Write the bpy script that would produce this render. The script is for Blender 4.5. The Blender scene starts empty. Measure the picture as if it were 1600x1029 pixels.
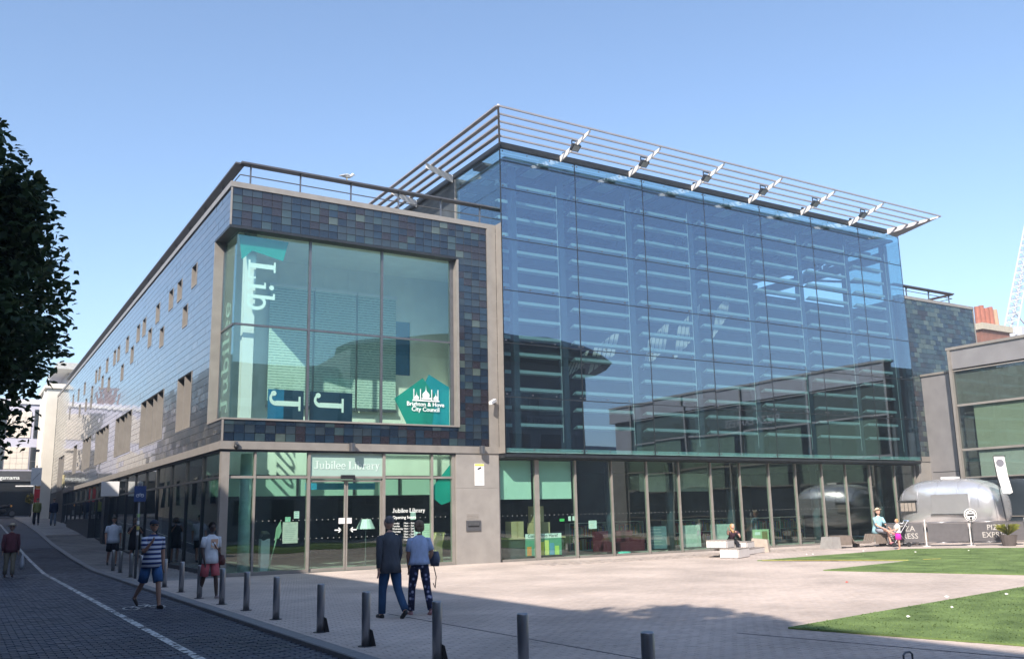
import bpy, bmesh, math, random
from mathutils import Vector, Matrix
random.seed(7)
R = math.radians
sc = bpy.context.scene
col = sc.collection
# ------------------------------------------------------------------ camera, sky, sun
cam_d = bpy.data.cameras.new('camera'); cam = bpy.data.objects.new('camera', cam_d); col.objects.link(cam)
sc.camera = cam
YAW, PITCH, ROLL = 0.552, 0.190, -0.021
fw = Vector((math.sin(YAW)*math.cos(PITCH), math.cos(YAW)*math.cos(PITCH), math.sin(PITCH)))
r0 = Vector((math.cos(YAW), -math.sin(YAW), 0)); u0 = r0.cross(fw)
rt = r0*math.cos(ROLL)+u0*math.sin(ROLL); up = u0*math.cos(ROLL)-r0*math.sin(ROLL)
M = Matrix((rt, up, -fw)).transposed().to_4x4(); M.translation = Vector((-6.367, -26.289, 1.62))
cam.matrix_world = M
cam_d.sensor_width = 36; cam_d.sensor_fit = 'HORIZONTAL'; cam_d.lens = 1401.7/1600*36; cam_d.shift_y = 15.5/1600
cam_d.clip_start = 0.1; cam_d.clip_end = 3000
SUN = Vector((-1.0, -0.85, 1.0)).normalized()
world = bpy.data.worlds.new("World"); sc.world = world; world.use_nodes = True
wn = world.node_tree.nodes; wl = world.node_tree.links
bg = wn['Background']; sky = wn.new('ShaderNodeTexSky'); sky.sky_type = 'NISHITA'; sky.sun_disc = False
sky.sun_elevation = math.asin(SUN.z); sky.sun_rotation = math.atan2(SUN.x, SUN.y)
sky.air_density = 1.0; sky.dust_density = 0.9; sky.ozone_density = 2.9; sky.altitude = 0
wl.new(sky.outputs[0], bg.inputs[0]); bg.inputs[1].default_value = 0.125
sd = bpy.data.lights.new('sun', 'SUN'); sd.energy = 4.1; sd.angle = R(0.55); sd.color = (1.0, 0.90, 0.79)
so = bpy.data.objects.new('sun', sd); col.objects.link(so); so.rotation_euler = SUN.to_track_quat('Z', 'Y').to_euler()
so.location = (-20, -20, 40)
sc.view_settings.view_transform = 'Standard'; sc.view_settings.look = 'None'; sc.view_settings.gamma = 1
sc.view_settings.use_curve_mapping = False; sc.view_settings.exposure = 1.02
sc.render.engine = 'CYCLES'; cy = sc.cycles
cy.transparent_max_bounces = 32; cy.max_bounces = 10; cy.glossy_bounces = 5; cy.diffuse_bounces = 4
cy.caustics_reflective = False; cy.caustics_refractive = False; cy.sample_clamp_indirect = 4.0
cy.use_denoising = True
# ------------------------------------------------------------------ materials
MATS = {}
def nodes(m):
    m.use_nodes = True; return m.node_tree.nodes, m.node_tree.links
def pm(name, c, rough=0.6, metal=0.0, var=0.12, ns=6.0, bump=0.0, bs=None, spec=0.5, c2=None, stretch=None, coat=0.0):
    """principled with noise-driven colour variation and a little bump"""
    if name in MATS: return MATS[name]
    m = bpy.data.materials.new(name); MATS[name] = m; N, L = nodes(m); p = N['Principled BSDF']
    tc = N.new('ShaderNodeTexCoord'); mp = N.new('ShaderNodeMapping'); L.new(tc.outputs['Object'], mp.inputs[0])
    if stretch: mp.inputs['Scale'].default_value = stretch
    nz = N.new('ShaderNodeTexNoise'); nz.inputs['Scale'].default_value = ns; nz.inputs['Detail'].default_value = 6
    L.new(mp.outputs[0], nz.inputs[0])
    rmp = N.new('ShaderNodeValToRGB'); e = rmp.color_ramp.elements
    a = [max(0, x*(1-var)) for x in c]; b = [min(1, x*(1+var)) for x in (c2 or c)]
    e[0].position = .3; e[1].position = .7; e[0].color = (*a, 1); e[1].color = (*b, 1)
    L.new(nz.outputs[0], rmp.inputs[0]); L.new(rmp.outputs[0], p.inputs['Base Color'])
    p.inputs['Roughness'].default_value = rough; p.inputs['Metallic'].default_value = metal
    p.inputs['Specular IOR Level'].default_value = spec; p.inputs['Coat Weight'].default_value = coat
    if bump:
        n2 = N.new('ShaderNodeTexNoise'); n2.inputs['Scale'].default_value = bs or ns*6; n2.inputs['Detail'].default_value = 3
        L.new(mp.outputs[0], n2.inputs[0])
        bp = N.new('ShaderNodeBump'); bp.inputs['Strength'].default_value = bump; bp.inputs['Distance'].default_value = 0.02
        L.new(n2.outputs[0], bp.inputs['Height']); L.new(bp.outputs[0], p.inputs['Normal'])
    return m
def glass(name, tint, base=0.08, k=1.0, rough=0.0, gcol=(1, 1, 1), bump=0.04, ior=1.5, bs=0.35):
    m = bpy.data.materials.new(name); MATS[name] = m; N, L = nodes(m); N.remove(N['Principled BSDF']); out = N['Material Output']
    t = N.new('ShaderNodeBsdfTransparent'); t.inputs[0].default_value = (*tint, 1)
    g = N.new('ShaderNodeBsdfGlossy'); g.inputs[0].default_value = (*gcol, 1); g.inputs['Roughness'].default_value = rough
    f = N.new('ShaderNodeFresnel'); gg = N.new('ShaderNodeNewGeometry'); im = N.new('ShaderNodeMapRange')
    im.inputs[3].default_value = ior; im.inputs[4].default_value = 1/ior; L.new(gg.outputs['Backfacing'], im.inputs[0]); L.new(im.outputs[0], f.inputs[0])
    mm = N.new('ShaderNodeMath'); mm.operation = 'MULTIPLY_ADD'; mm.inputs[1].default_value = k*(1-base); mm.inputs[2].default_value = base
    mm.use_clamp = True
    L.new(f.outputs[0], mm.inputs[0]); mx = N.new('ShaderNodeMixShader')
    L.new(mm.outputs[0], mx.inputs[0]); L.new(t.outputs[0], mx.inputs[1]); L.new(g.outputs[0], mx.inputs[2]); L.new(mx.outputs[0], out.inputs[0])
    if bump:
        ge = N.new('ShaderNodeNewGeometry'); nz = N.new('ShaderNodeTexNoise'); nz.inputs['Scale'].default_value = bs; nz.inputs['Detail'].default_value = 1
        L.new(ge.outputs['Position'], nz.inputs[0]); b = N.new('ShaderNodeBump'); b.inputs['Strength'].default_value = bump; b.inputs['Distance'].default_value = .3
        L.new(nz.outputs[0], b.inputs['Height']); L.new(b.outputs[0], g.inputs['Normal'])
    return m
def brickmat(name, c1, c2, mortar, bw, bh, axes='XY', rough=.8, off=.5, ms=.012, bump=.3):
    m = bpy.data.materials.new(name); MATS[name] = m; N, L = nodes(m); p = N['Principled BSDF']
    tc = N.new('ShaderNodeTexCoord'); sp = N.new('ShaderNodeSeparateXYZ'); cb = N.new('ShaderNodeCombineXYZ')
    L.new(tc.outputs['Object'], sp.inputs[0])
    for i, a in enumerate(axes): L.new(sp.outputs[a], cb.inputs[i])
    b = N.new('ShaderNodeTexBrick'); b.inputs['Scale'].default_value = 1; b.inputs['Brick Width'].default_value = bw; b.inputs['Row Height'].default_value = bh
    b.inputs['Mortar Size'].default_value = ms; b.offset = off; b.inputs['Mortar Smooth'].default_value = .2
    b.inputs['Color1'].default_value = (*c1, 1); b.inputs['Color2'].default_value = (*c2, 1); b.inputs['Mortar'].default_value = (*mortar, 1)
    L.new(cb.outputs[0], b.inputs[0])
    nz = N.new('ShaderNodeTexNoise'); nz.inputs['Scale'].default_value = .7; nz.inputs['Detail'].default_value = 8; L.new(tc.outputs['Object'], nz.inputs[0])
    mr = N.new('ShaderNodeMapRange'); mr.inputs[3].default_value = .75; mr.inputs[4].default_value = 1.2; mr.inputs[1].default_value = .3; mr.inputs[2].default_value = .7
    L.new(nz.outputs[0], mr.inputs[0])
    hs = N.new('ShaderNodeHueSaturation'); L.new(mr.outputs[0], hs.inputs['Value']); L.new(b.outputs[0], hs.inputs['Color']); L.new(hs.outputs[0], p.inputs['Base Color'])
    p.inputs['Roughness'].default_value = rough
    bp = N.new('ShaderNodeBump'); bp.inputs['Strength'].default_value = bump; bp.inputs['Distance'].default_value = .01; bp.invert = True
    L.new(b.outputs['Fac'], bp.inputs['Height']); L.new(bp.outputs[0], p.inputs['Normal'])
    return m
beige = pm('zinc_beige', (.275, .255, .232), .42, .15, .10, 3, .05)
beige2 = pm('stone_panel', (.30, .282, .262), .55, .05, .10, 2.2, .1, 40)
steel = pm('grey_steel', (.16, .165, .18), .35, .6, .1, 5)
railm = pm('handrail_metal', (.11, .11, .12), .4, .4, .1, 5)
dark = pm('dark_metal', (.03, .034, .04), .4, .3, .2, 4)
black = pm('black_plastic', (.015, .015, .017), .45)
white = pm('white_paint', (.78, .77, .74), .5, 0, .04, 4)
whitem = pm('white_panel', (.8, .8, .8), .4, 0, .03, 3)
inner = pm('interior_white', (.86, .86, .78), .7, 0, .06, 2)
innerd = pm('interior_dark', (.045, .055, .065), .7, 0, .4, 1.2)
louvm = pm('louvre_white', (.42, .49, .51), .5, 0, .06, 2)
beam = pm('interior_beam', (.055, .075, .10), .5, .2, .1, 2)
stain = pm('brushed_steel', (.30, .30, .32), .28, .9, .15, 30, stretch=(1, 1, .1))
polish = pm('polished_aluminium', (.76, .76, .78), .24, .7, .05, 3, .05, 1.4)
gl_front = glass('curtain_glass', (.76, .90, .90), .18, 1.0, gcol=(.72, .80, .98), bump=.02, ior=1.5)
gl_side = glass('curtain_side_glass', (.80, .92, .93), .14, 1.0, gcol=(.75, .88, 1.0))
gl_window = glass('corner_window_glass', (.90, .995, .96), .07, 1.0, gcol=(.70, .96, 1.0))
gl_entry = glass('entrance_glass', (.84, .97, .92), .035, 1.0)
gl_street = glass('street_glass', (.62, .74, .70), .06, 1.1, bump=.02)
gl_far = glass('far_window_glass', (.25, .30, .33), .16, 1.0)
tile_mats = [pm('tile_navy', (.009, .018, .034), .14, 0, .3, 2.2, .05, 5, .7, coat=.25),
             pm('tile_blue', (.014, .030, .052), .14, 0, .3, 2.2, .05, 5, .7, coat=.25),
             pm('tile_slate', (.024, .037, .050), .14, 0, .3, 2.2, .05, 5, .7, coat=.25),
             pm('tile_umber', (.021, .019, .026), .14, 0, .3, 2.2, .05, 5, .7, coat=.25),
             pm('tile_sage', (.065, .090, .085), .14, 0, .3, 2.2, .05, 5, .7, coat=.25),
             pm('tile_teal', (.032, .056, .066), .14, 0, .3, 2.2, .05, 5, .7, coat=.25)]
tile_side = [pm('side_tile_a', (.040, .045, .050), .13, 0, .3, 3, .06, 4, .9, coat=.6),
             pm('side_tile_b', (.058, .060, .062), .15, 0, .3, 3, .06, 4, .9, coat=.6),
             pm('side_tile_c', (.034, .041, .048), .12, 0, .3, 3, .06, 4, .9, coat=.6)]
zinc = pm('zinc_cladding', (.29, .28, .285), .5, .35, .1, 1.5, .03)
def film(name, c):
    m = bpy.data.materials.new(name); MATS[name] = m; N, L = nodes(m); p = N['Principled BSDF']; p.inputs['Base Color'].default_value = (*c, 1); p.inputs['Roughness'].default_value = .5
    t = N.new('ShaderNodeBsdfTransparent'); t.inputs[0].default_value = (*[x**.35 for x in c], 1); mx = N.new('ShaderNodeMixShader'); mx.inputs[0].default_value = .62
    L.new(t.outputs[0], mx.inputs[1]); L.new(p.outputs[0], mx.inputs[2]); L.new(mx.outputs[0], N['Material Output'].inputs[0]); return m
teal_film_reflection = film('teal_film_reflection', (.01, .42, .36)); cyan_film = film('cyan_film', (.01, .40, .52))
navy = pm('navy_panel', (.01, .035, .07), .4); blue_panel = pm('blue_panel', (.02, .16, .32), .4)
letter_white = pm('letter_white', (.85, .9, .88), .5, 0, .02)
frosted = pm('frosted_sign', (.34, .50, .44), .45, 0, .04, 1)
blind = pm('roller_blind', (.52, .66, .60), .7, 0, .05, 1)
def paver(name, c, rough=.8, stain=.35):
    m = bpy.data.materials.new(name); MATS[name] = m; N, L = nodes(m); p = N['Principled BSDF']; ge = N.new('ShaderNodeNewGeometry')
    def noise(sc_, det, lo, hi, a, b):
        n = N.new('ShaderNodeTexNoise'); n.inputs['Scale'].default_value = sc_; n.inputs['Detail'].default_value = det; L.new(ge.outputs['Position'], n.inputs[0])
        r = N.new('ShaderNodeMapRange'); r.inputs[1].default_value = lo; r.inputs[2].default_value = hi; r.inputs[3].default_value = a; r.inputs[4].default_value = b; L.new(n.outputs[0], r.inputs[0]); return r.outputs[0]
    def mul(a, b):
        q = N.new('ShaderNodeMath'); q.operation = 'MULTIPLY'; L.new(a, q.inputs[0]); L.new(b, q.inputs[1]); return q.outputs[0]
    big = noise(.45, 7, .35, .65, 1-stain*.5, 1+stain*.22); mid = noise(9, 5, .3, .7, .93, 1.06); fine = noise(130, 2, .3, .7, .90, 1.08)
    vo = N.new('ShaderNodeTexVoronoi'); vo.inputs['Scale'].default_value = 1.1; L.new(ge.outputs['Position'], vo.inputs[0])
    gm_ = N.new('ShaderNodeMapRange'); gm_.inputs[1].default_value = .022; gm_.inputs[2].default_value = .034; gm_.inputs[3].default_value = .62; gm_.inputs[4].default_value = 1; L.new(vo.outputs['Distance'], gm_.inputs[0])
    f = mul(mul(big, mid), mul(fine, gm_.outputs[0])); hs = N.new('ShaderNodeHueSaturation'); hs.inputs['Color'].default_value = (*c, 1); L.new(f, hs.inputs['Value']); L.new(hs.outputs[0], p.inputs['Base Color'])
    p.inputs['Roughness'].default_value = rough; p.inputs['Specular IOR Level'].default_value = .3
    return m
# ------------------------------------------------------------------ mesh helpers
class MB:
    def __init__(s): s.v = []; s.f = []; s.m = []; s.mi = 0
    def add(s, vs, fs):
        n = len(s.v); s.v += [tuple(v) for v in vs]; s.f += [tuple(i+n for i in f) for f in fs]; s.m += [s.mi]*len(fs); return s
    def box(s, x0, x1, y0, y1, z0, z1):
        return s.add([(x0,y0,z0),(x1,y0,z0),(x1,y1,z0),(x0,y1,z0),(x0,y0,z1),(x1,y0,z1),(x1,y1,z1),(x0,y1,z1)],
                     [(0,3,2,1),(4,5,6,7),(0,1,5,4),(1,2,6,5),(2,3,7,6),(3,0,4,7)])
    def bar(s, a, b, w, h=None, upv=(0,0,1)):
        a = Vector(a); b = Vector(b); h = h or w; d = (b-a).normalized(); u = Vector(upv)
        if abs(d.dot(u)) > .98: u = Vector((1, 0, 0))
        x = d.cross(u).normalized(); y = x.cross(d).normalized()
        q = [x*(-w/2)-y*(h/2), x*(w/2)-y*(h/2), x*(w/2)+y*(h/2), x*(-w/2)+y*(h/2)]
        return s.add([a+k for k in q]+[b+k for k in q], [(0,3,2,1),(4,5,6,7),(0,1,5,4),(1,2,6,5),(2,3,7,6),(3,0,4,7)])
    def tube(s, pts, rad, n=8, cap=True):
        pts = [Vector(p) for p in pts]; rr = rad if isinstance(rad, (list, tuple)) else [rad]*len(pts); base = len(s.v); px = None
        for i, p in enumerate(pts):
            d = (pts[min(i+1, len(pts)-1)]-pts[max(i-1, 0)]).normalized()
            if px is None: px = d.cross(Vector((0,0,1)) if abs(d.z) < .9 else Vector((1,0,0))).normalized()
            x = (px-d*px.dot(d)).normalized(); px = x; y = d.cross(x); q = rr[i]
            q = q if isinstance(q, (list, tuple)) else (q, q)
            s.v += [tuple(p+x*(q[0]*math.cos(2*math.pi*k/n))+y*(q[1]*math.sin(2*math.pi*k/n))) for k in range(n)]
        for i in range(len(pts)-1):
            for k in range(n):
                s.f.append((base+i*n+k, base+i*n+(k+1)%n, base+(i+1)*n+(k+1)%n, base+(i+1)*n+k)); s.m.append(s.mi)
        if cap:
            s.f.append(tuple(base+k for k in reversed(range(n)))); s.f.append(tuple(base+(len(pts)-1)*n+k for k in range(n))); s.m += [s.mi]*2
        return s
    def rings(s, rs, cap=True):
        """rs: list of (cx,cy,z,rx,ry) ellipses, along z"""
        n = 14; base = len(s.v)
        for cx, cy_, z, rx, ry in rs: s.v += [(cx+rx*math.cos(2*math.pi*k/n), cy_+ry*math.sin(2*math.pi*k/n), z) for k in range(n)]
        for i in range(len(rs)-1):
            for k in range(n): s.f.append((base+i*n+k, base+i*n+(k+1)%n, base+(i+1)*n+(k+1)%n, base+(i+1)*n+k)); s.m.append(s.mi)
        if cap: s.f += [tuple(base+k for k in reversed(range(n))), tuple(base+(len(rs)-1)*n+k for k in range(n))]; s.m += [s.mi]*2
        return s
    def ball(s, c, r, n=10, m=6, zmin=-1):
        c = Vector(c); r = r if isinstance(r, (tuple, list)) else (r, r, r); base = len(s.v)
        lo = math.asin(zmin) if zmin > -1 else -math.pi/2+.05
        for j in range(m+1):
            t = lo+(math.pi/2-.05-lo)*j/m
            s.v += [(c.x+r[0]*math.cos(t)*math.cos(2*math.pi*k/n), c.y+r[1]*math.cos(t)*math.sin(2*math.pi*k/n), c.z+r[2]*math.sin(t)) for k in range(n)]
        for j in range(m):
            for k in range(n): s.f.append((base+j*n+k, base+j*n+(k+1)%n, base+(j+1)*n+(k+1)%n, base+(j+1)*n+k)); s.m.append(s.mi)
        s.f += [tuple(base+k for k in reversed(range(n))), tuple(base+m*n+k for k in range(n))]; s.m += [s.mi]*2
        return s
    def prism(s, poly, o, ux, uy, t):
        """polygon (u,v) list at origin o with axes ux,uy, extruded by vector t"""
        o = Vector(o); ux = Vector(ux); uy = Vector(uy); t = Vector(t); n = len(poly)
        a = [o+ux*u+uy*v for u, v in poly]
        return s.add(a+[p+t for p in a], [tuple(reversed(range(n))), tuple(range(n, 2*n))]+[(i, (i+1)%n, (i+1)%n+n, i+n) for i in range(n)])
    def build(s, name, mat, parent=None, smooth=False, loc=None, kind=None):
        me = bpy.data.meshes.new(name); me.from_pydata(s.v, [], s.f); mats = mat if isinstance(mat, (list, tuple)) else [mat]
        for q in mats: me.materials.append(q)
        if len(mats) > 1: me.polygons.foreach_set('material_index', s.m)
        if smooth: me.polygons.foreach_set('use_smooth', [True]*len(me.polygons))
        bm = bmesh.new(); bm.from_mesh(me); bmesh.ops.recalc_face_normals(bm, faces=bm.faces); bm.to_mesh(me); bm.free()
        me.update(); return link(name, me, parent, loc, kind)
def link(name, me, parent=None, loc=None, kind=None, rot=None):
    o = bpy.data.objects.new(name, me); col.objects.link(o)
    if parent is not None: o.parent = parent
    if loc is not None: o.location = loc
    if rot is not None: o.rotation_euler = rot
    if kind: o['kind'] = kind
    return o
def tag(o, label, cat, group=None):
    o['label'] = label; o['category'] = cat
    if group: o['group'] = group
    return o
def thing(name, label, cat, loc=(0,0,0), rz=0, group=None):
    o = bpy.data.objects.new(name, None); col.objects.link(o); o.location = loc; o.rotation_euler = (0, 0, rz)
    o.empty_display_size = .3; return tag(o, label, cat, group)
def copy_tree(o, parent=None):
    c = o.copy(); col.objects.link(c); c.parent = parent
    for ch in list(o.children): copy_tree(ch, c)
    return c
def struct(o): o['kind'] = 'structure'; return o
def B(name, mat, parent, *boxes):
    m = MB()
    for b in boxes: m.box(*b)
    return m.build(name, mat, parent)
def GP(name, mat, parent, b, tilt=.0016):
    cx, cy_, cz = (b[0]+b[1])/2, (b[2]+b[3])/2, (b[4]+b[5])/2
    o = B(name, mat, parent, (b[0]-cx, b[1]-cx, b[2]-cy_, b[3]-cy_, b[4]-cz, b[5]-cz)); o.location = (cx, cy_, cz)
    if b[1]-b[0] > b[3]-b[2]: o.rotation_euler = (random.gauss(0, tilt), 0, random.gauss(0, tilt))
    else: o.rotation_euler = (0, random.gauss(0, tilt), random.gauss(0, tilt))
    return o
# street profile
ZP = [(-400, 0), (8, 0), (14.7, .2), (23.5, .55), (31.8, 1.02), (43, 1.52), (59.6, 2.04), (75, 2.3), (400, 2.4)]
def zg(y):
    for (a, za), (b, zb) in zip(ZP, ZP[1:]):
        if y <= b:
            t = max(0, (y-a)/(b-a)) if a > -399 else 0
            return za+(zb-za)*t
    return ZP[-1][1]
def strip(name, mat, x0, x1, ys, dz, kind='structure', thick=.0, parent=None):
    m = MB(); v = []; f = []
    for y in ys: v += [(x0, y, zg(y)+dz), (x1, y, zg(y)+dz)]
    for i in range(len(ys)-1): f.append((2*i, 2*i+1, 2*i+3, 2*i+2))
    m.add(v, f); o = m.build(name, mat, parent)
    if kind: o['kind'] = kind
    return o
def frange(a, b, s):
    r = []
    while a < b-1e-6: r.append(a); a += s
    return r+[b]
def jointed(name, region, bw, bh, gap, dz, mats, parent, nmax, keep=None, near=(-6.4, -26.3), along='x', prof=True, hj=.004, piece='sett', minx=0):
    """real paving pieces; the nmax nearest are objects sharing meshes, the rest one joined mesh"""
    x0, x1, y0, y1 = region; P = []
    rows = int((y1-y0)/bh) if along == 'x' else int((x1-x0)/bh)
    for r_ in range(rows):
        off = (r_ % 2)*bw/2; k = 0
        while True:
            a = k*bw-off; k += 1
            lim = (x1-x0) if along == 'x' else (y1-y0)
            if a >= lim: break
            b = min(a+bw, lim); a = max(a, 0)
            if b-a < bw*.3: continue
            c = ((x0+(a+b)/2, y0+(r_+.5)*bh) if along == 'x' else (x0+(r_+.5)*bh, y0+(a+b)/2))
            if keep and not keep(*c): continue
            P.append((c[0], c[1], b-a))
    P.sort(key=lambda p: (p[0]-near[0])**2+(p[1]-near[1])**2)
    vis = [p for p in P if (p[0]+6.4)*.06+(p[1]+26.3) > 0]
    vv = []
    from math import atan2
    def seen(p):
        dx, dy = p[0]+6.367, p[1]+26.289; a = atan2(dx, dy)-YAW; d = math.hypot(dx, dy)*math.cos(a)
        return abs(a) < .5 and d > 0 and 530+1401.7*math.tan(math.atan2(1.62, d)+PITCH) < 1035-0*a
    first = [p for p in P if seen(p)][:nmax]; fs = set(first); rest = [p for p in P if p not in fs]
    protos = []
    ww, hh = (bw-gap)/2, (bh-gap)/2
    if along != 'x': ww, hh = hh, ww
    for q in mats:
        m = MB(); c = .006
        m.add([(-ww,-hh,-.05),(ww,-hh,-.05),(ww,hh,-.05),(-ww,hh,-.05),(-ww,-hh,-c),(ww,-hh,-c),(ww,hh,-c),(-ww,hh,-c),(-ww+c,-hh+c,0),(ww-c,-hh+c,0),(ww-c,hh-c,0),(-ww+c,hh-c,0)],
              [(0,1,5,4),(1,2,6,5),(2,3,7,6),(3,0,4,7),(4,5,9,8),(5,6,10,9),(6,7,11,10),(7,4,8,11),(8,9,10,11)])
        o = m.build(piece, q, parent); protos.append(o)
    me = [o.data for o in protos]
    for i, (x, y, L_) in enumerate(first):
        k = random.randrange(len(me)); o = protos[k] if protos[k] is not None else None
        if o is None: o = link(piece, me[k], parent)
        protos[k] = None if o is protos[k] else protos[k]
        o.location = (x, y, (zg(y) if prof else 0)+dz+random.uniform(-hj, hj))
        o.rotation_euler = (random.uniform(-hj*2.4, hj*2.4), random.uniform(-hj*2.4, hj*2.4), random.uniform(-.01, .01))
        o.scale = ((L_-gap)/(bw-gap) if along == 'x' else 1, (L_-gap)/(bw-gap) if along != 'x' else 1, 1)
    for o in protos:
        if o is not None: bpy.data.objects.remove(o)
    m = MB()
    for (x, y, L_) in rest:
        m.mi = random.randrange(len(mats)); w2, h2 = ((L_-gap)/2, hh) if along == 'x' else (ww, (L_-gap)/2)
        z = (zg(y) if prof else 0)+dz+random.uniform(-hj, hj); a, b = random.uniform(-hj*2.4, hj*2.4), random.uniform(-hj*2.4, hj*2.4)
        zz = [z+a*sx*w2+b*sy*h2 for sx, sy in ((-1,-1),(1,-1),(1,1),(-1,1))]; n = len(m.v)
        m.v += [(x-w2, y-h2, zz[0]), (x+w2, y-h2, zz[1]), (x+w2, y+h2, zz[2]), (x-w2, y+h2, zz[3]),
                (x-w2, y-h2, z-.04), (x+w2, y-h2, z-.04), (x+w2, y+h2, z-.04), (x-w2, y+h2, z-.04)]
        m.f += [(n, n+1, n+2, n+3), (n, n+4, n+5, n+1), (n+1, n+5, n+6, n+2), (n+2, n+6, n+7, n+3), (n+3, n+7, n+4, n)]; m.m += [m.mi]*5
    me2 = bpy.data.meshes.new(piece+'_bed'); me2.from_pydata(m.v, [], m.f)
    for q in mats: me2.materials.append(q)
    me2.polygons.foreach_set('material_index', m.m); me2.update()
    o = link(piece+'_paving', me2, parent); o['kind'] = 'stuff'; return o
def clip_openings(rect, ops):
    """rect (a0,a1,b0,b1) minus openings -> list of rects"""
    out = [rect]
    for (p0, p1, q0, q1) in ops:
        nx = []
        for (a0, a1, b0, b1) in out:
            if a1 <= p0+1e-4 or a0 >= p1-1e-4 or b1 <= q0+1e-4 or b0 >= q1-1e-4: nx.append((a0, a1, b0, b1)); continue
            if a0 < p0: nx.append((a0, p0, b0, b1))
            if a1 > p1: nx.append((p1, a1, b0, b1))
            c0, c1 = max(a0, p0), min(a1, p1)
            if b0 < q0: nx.append((c0, c1, b0, q0))
            if b1 > q1: nx.append((c0, c1, q1, b1))
        out = nx
    return [r for r in out if r[1]-r[0] > .03 and r[3]-r[2] > .03]
# ------------------------------------------------------------------ ground
ys = frange(-60, 8, 17) + [11, 14.7, 19, 23.5, 28, 31.8, 37, 43, 51, 59.6, 67, 75, 150]
joint = pm('joint_sand', (.30, .26, .235), .95, 0, .2, 3)
joint_r = pm('road_joint', (.035, .035, .042), .95, 0, .2, 3)
gnd = MB()
yy = [-195, -120]+ys[:-1]+[195]; xx = [-195, -60, 60, 195]; v = [(x, y, zg(y)-.16) for y in yy for x in xx]
gnd.add(v, [(j*4+i, j*4+i+1, (j+1)*4+i+1, (j+1)*4+i) for j in range(len(yy)-1) for i in range(3)])
struct(gnd.build('ground', pm('ground_mat', (.22, .21, .2), .9, 0, .2, .05)))
road = strip('road', joint_r, -7.1, -2.25, ys, -.085)
setts_r = [paver('road_sett_%s' % 'abcd'[i], c, .6, .5) for i, c in enumerate([(.066,.074,.105), (.078,.085,.115), (.058,.066,.096), (.082,.084,.106)])]
jointed('road', (-7.1, -2.25, -21, 22), .2, .1, .017, -.06, setts_r, road, 300, keep=lambda x, y: (x+6.367) > (y+26.289)*.03-1.0)
road_far = brickmat('road_far_setts', (.066,.074,.100), (.078,.085,.110), (.03,.032,.042), .2, .1)
strip('road_surface_uphill', road_far, -7.1, -2.25, [22]+[y for y in ys if y > 22], -.06)
strip('cross_street', pm('cross_asphalt', (.09,.09,.095), .85, 0, .15, 2), -40, 0, [59.6, 67, 75], -.02)
kerb_m = pm('kerb_granite', (.20, .20, .21), .7, 0, .15, 20, .1, 80)
kerb = strip('kerb', joint_r, -2.25, -2.05, ys, -.06)
y = -21.0; km = None
while y < 58:
    if km is None:
        m = MB(); m.add([(-.1,.004,-.1),(.1,.004,-.1),(.1,.896,-.1),(-.1,.896,-.1),(-.1,.004,-.012),(.1,.004,0),(.1,.896,0),(-.1,.896,-.012),(-.088,.004,0),(-.088,.896,0)],
                        [(0,3,2,1),(0,1,5,8,4),(1,2,6,5),(2,3,7,9,6),(3,0,4,7),(4,8,9,7),(8,5,6,9)])
        o = m.build('kerb_stone', kerb_m, kerb); km = o.data
    else: o = link('kerb_stone', km, kerb)
    o.location = (-2.15, y, zg(y)+random.uniform(-.003, .003)); o.rotation_euler = (math.atan((zg(y+.9)-zg(y))/.9), 0, random.uniform(-.003, .003)); y += .9
strip('left_kerb', kerb_m, -7.3, -7.1, ys, 0.0); strip('left_pavement', brickmat('left_slabs', (.2,.2,.2), (.23,.22,.22), (.08,.08,.08), .6, .4), -11.6, -7.3, ys, 0.0)
pave = strip('pavement', joint, -2.05, .12, [y for y in ys if y > -1]+[], -.02)
strip('pavement_bed', joint, -2.05, .12, [-.0]+[y for y in ys if y > 0], -.03, parent=None)
setts_p = [paver('pavement_slab_%s' % 'abc'[i], c, .75, .4) for i, c in enumerate([(.27,.26,.255), (.24,.235,.235), (.30,.285,.275)])]
jointed('pavement', (-2.05, .10, 0.02, 30), .45, .30, .008, .0, setts_p, pave, 120, hj=.0015, piece='paving_slab')
strip('pavement_uphill', brickmat('pavement_far', (.26,.25,.25), (.29,.28,.27), (.12,.12,.12), .45, .3), -2.05, .1, [30]+[y for y in ys if y > 30], 0)
plaza = struct(B('plaza', joint, None, (-2.05, 60, -60, .02, -.16, -.03)))
setts_z = [paver('plaza_sett_%s' % 'abcde'[i], c, .85, .4) for i, c in enumerate([(.57,.485,.43), (.585,.495,.438), (.55,.47,.42), (.575,.485,.425), (.53,.45,.40)])]
jointed('plaza', (-2.05, 16, -21.5, .0), .2, .1, .009, .0, setts_z, plaza, 300, prof=False, hj=.0010)
plaza_far = brickmat('plaza_far_setts', (.55,.465,.415), (.575,.485,.43), (.40,.345,.31), .2, .1, ms=.008, bump=.1)
m = MB(); m.add([(16,-60,0),(60,-60,0),(60,.02,0),(16,.02,0)], [(0,1,2,3)]); m.add([(-2.05,-60,0),(16,-60,0),(16,-21.5,0),(-2.05,-21.5,0)], [(0,1,2,3)])
struct(m.build('plaza_east_paving', plaza_far, None))
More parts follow.
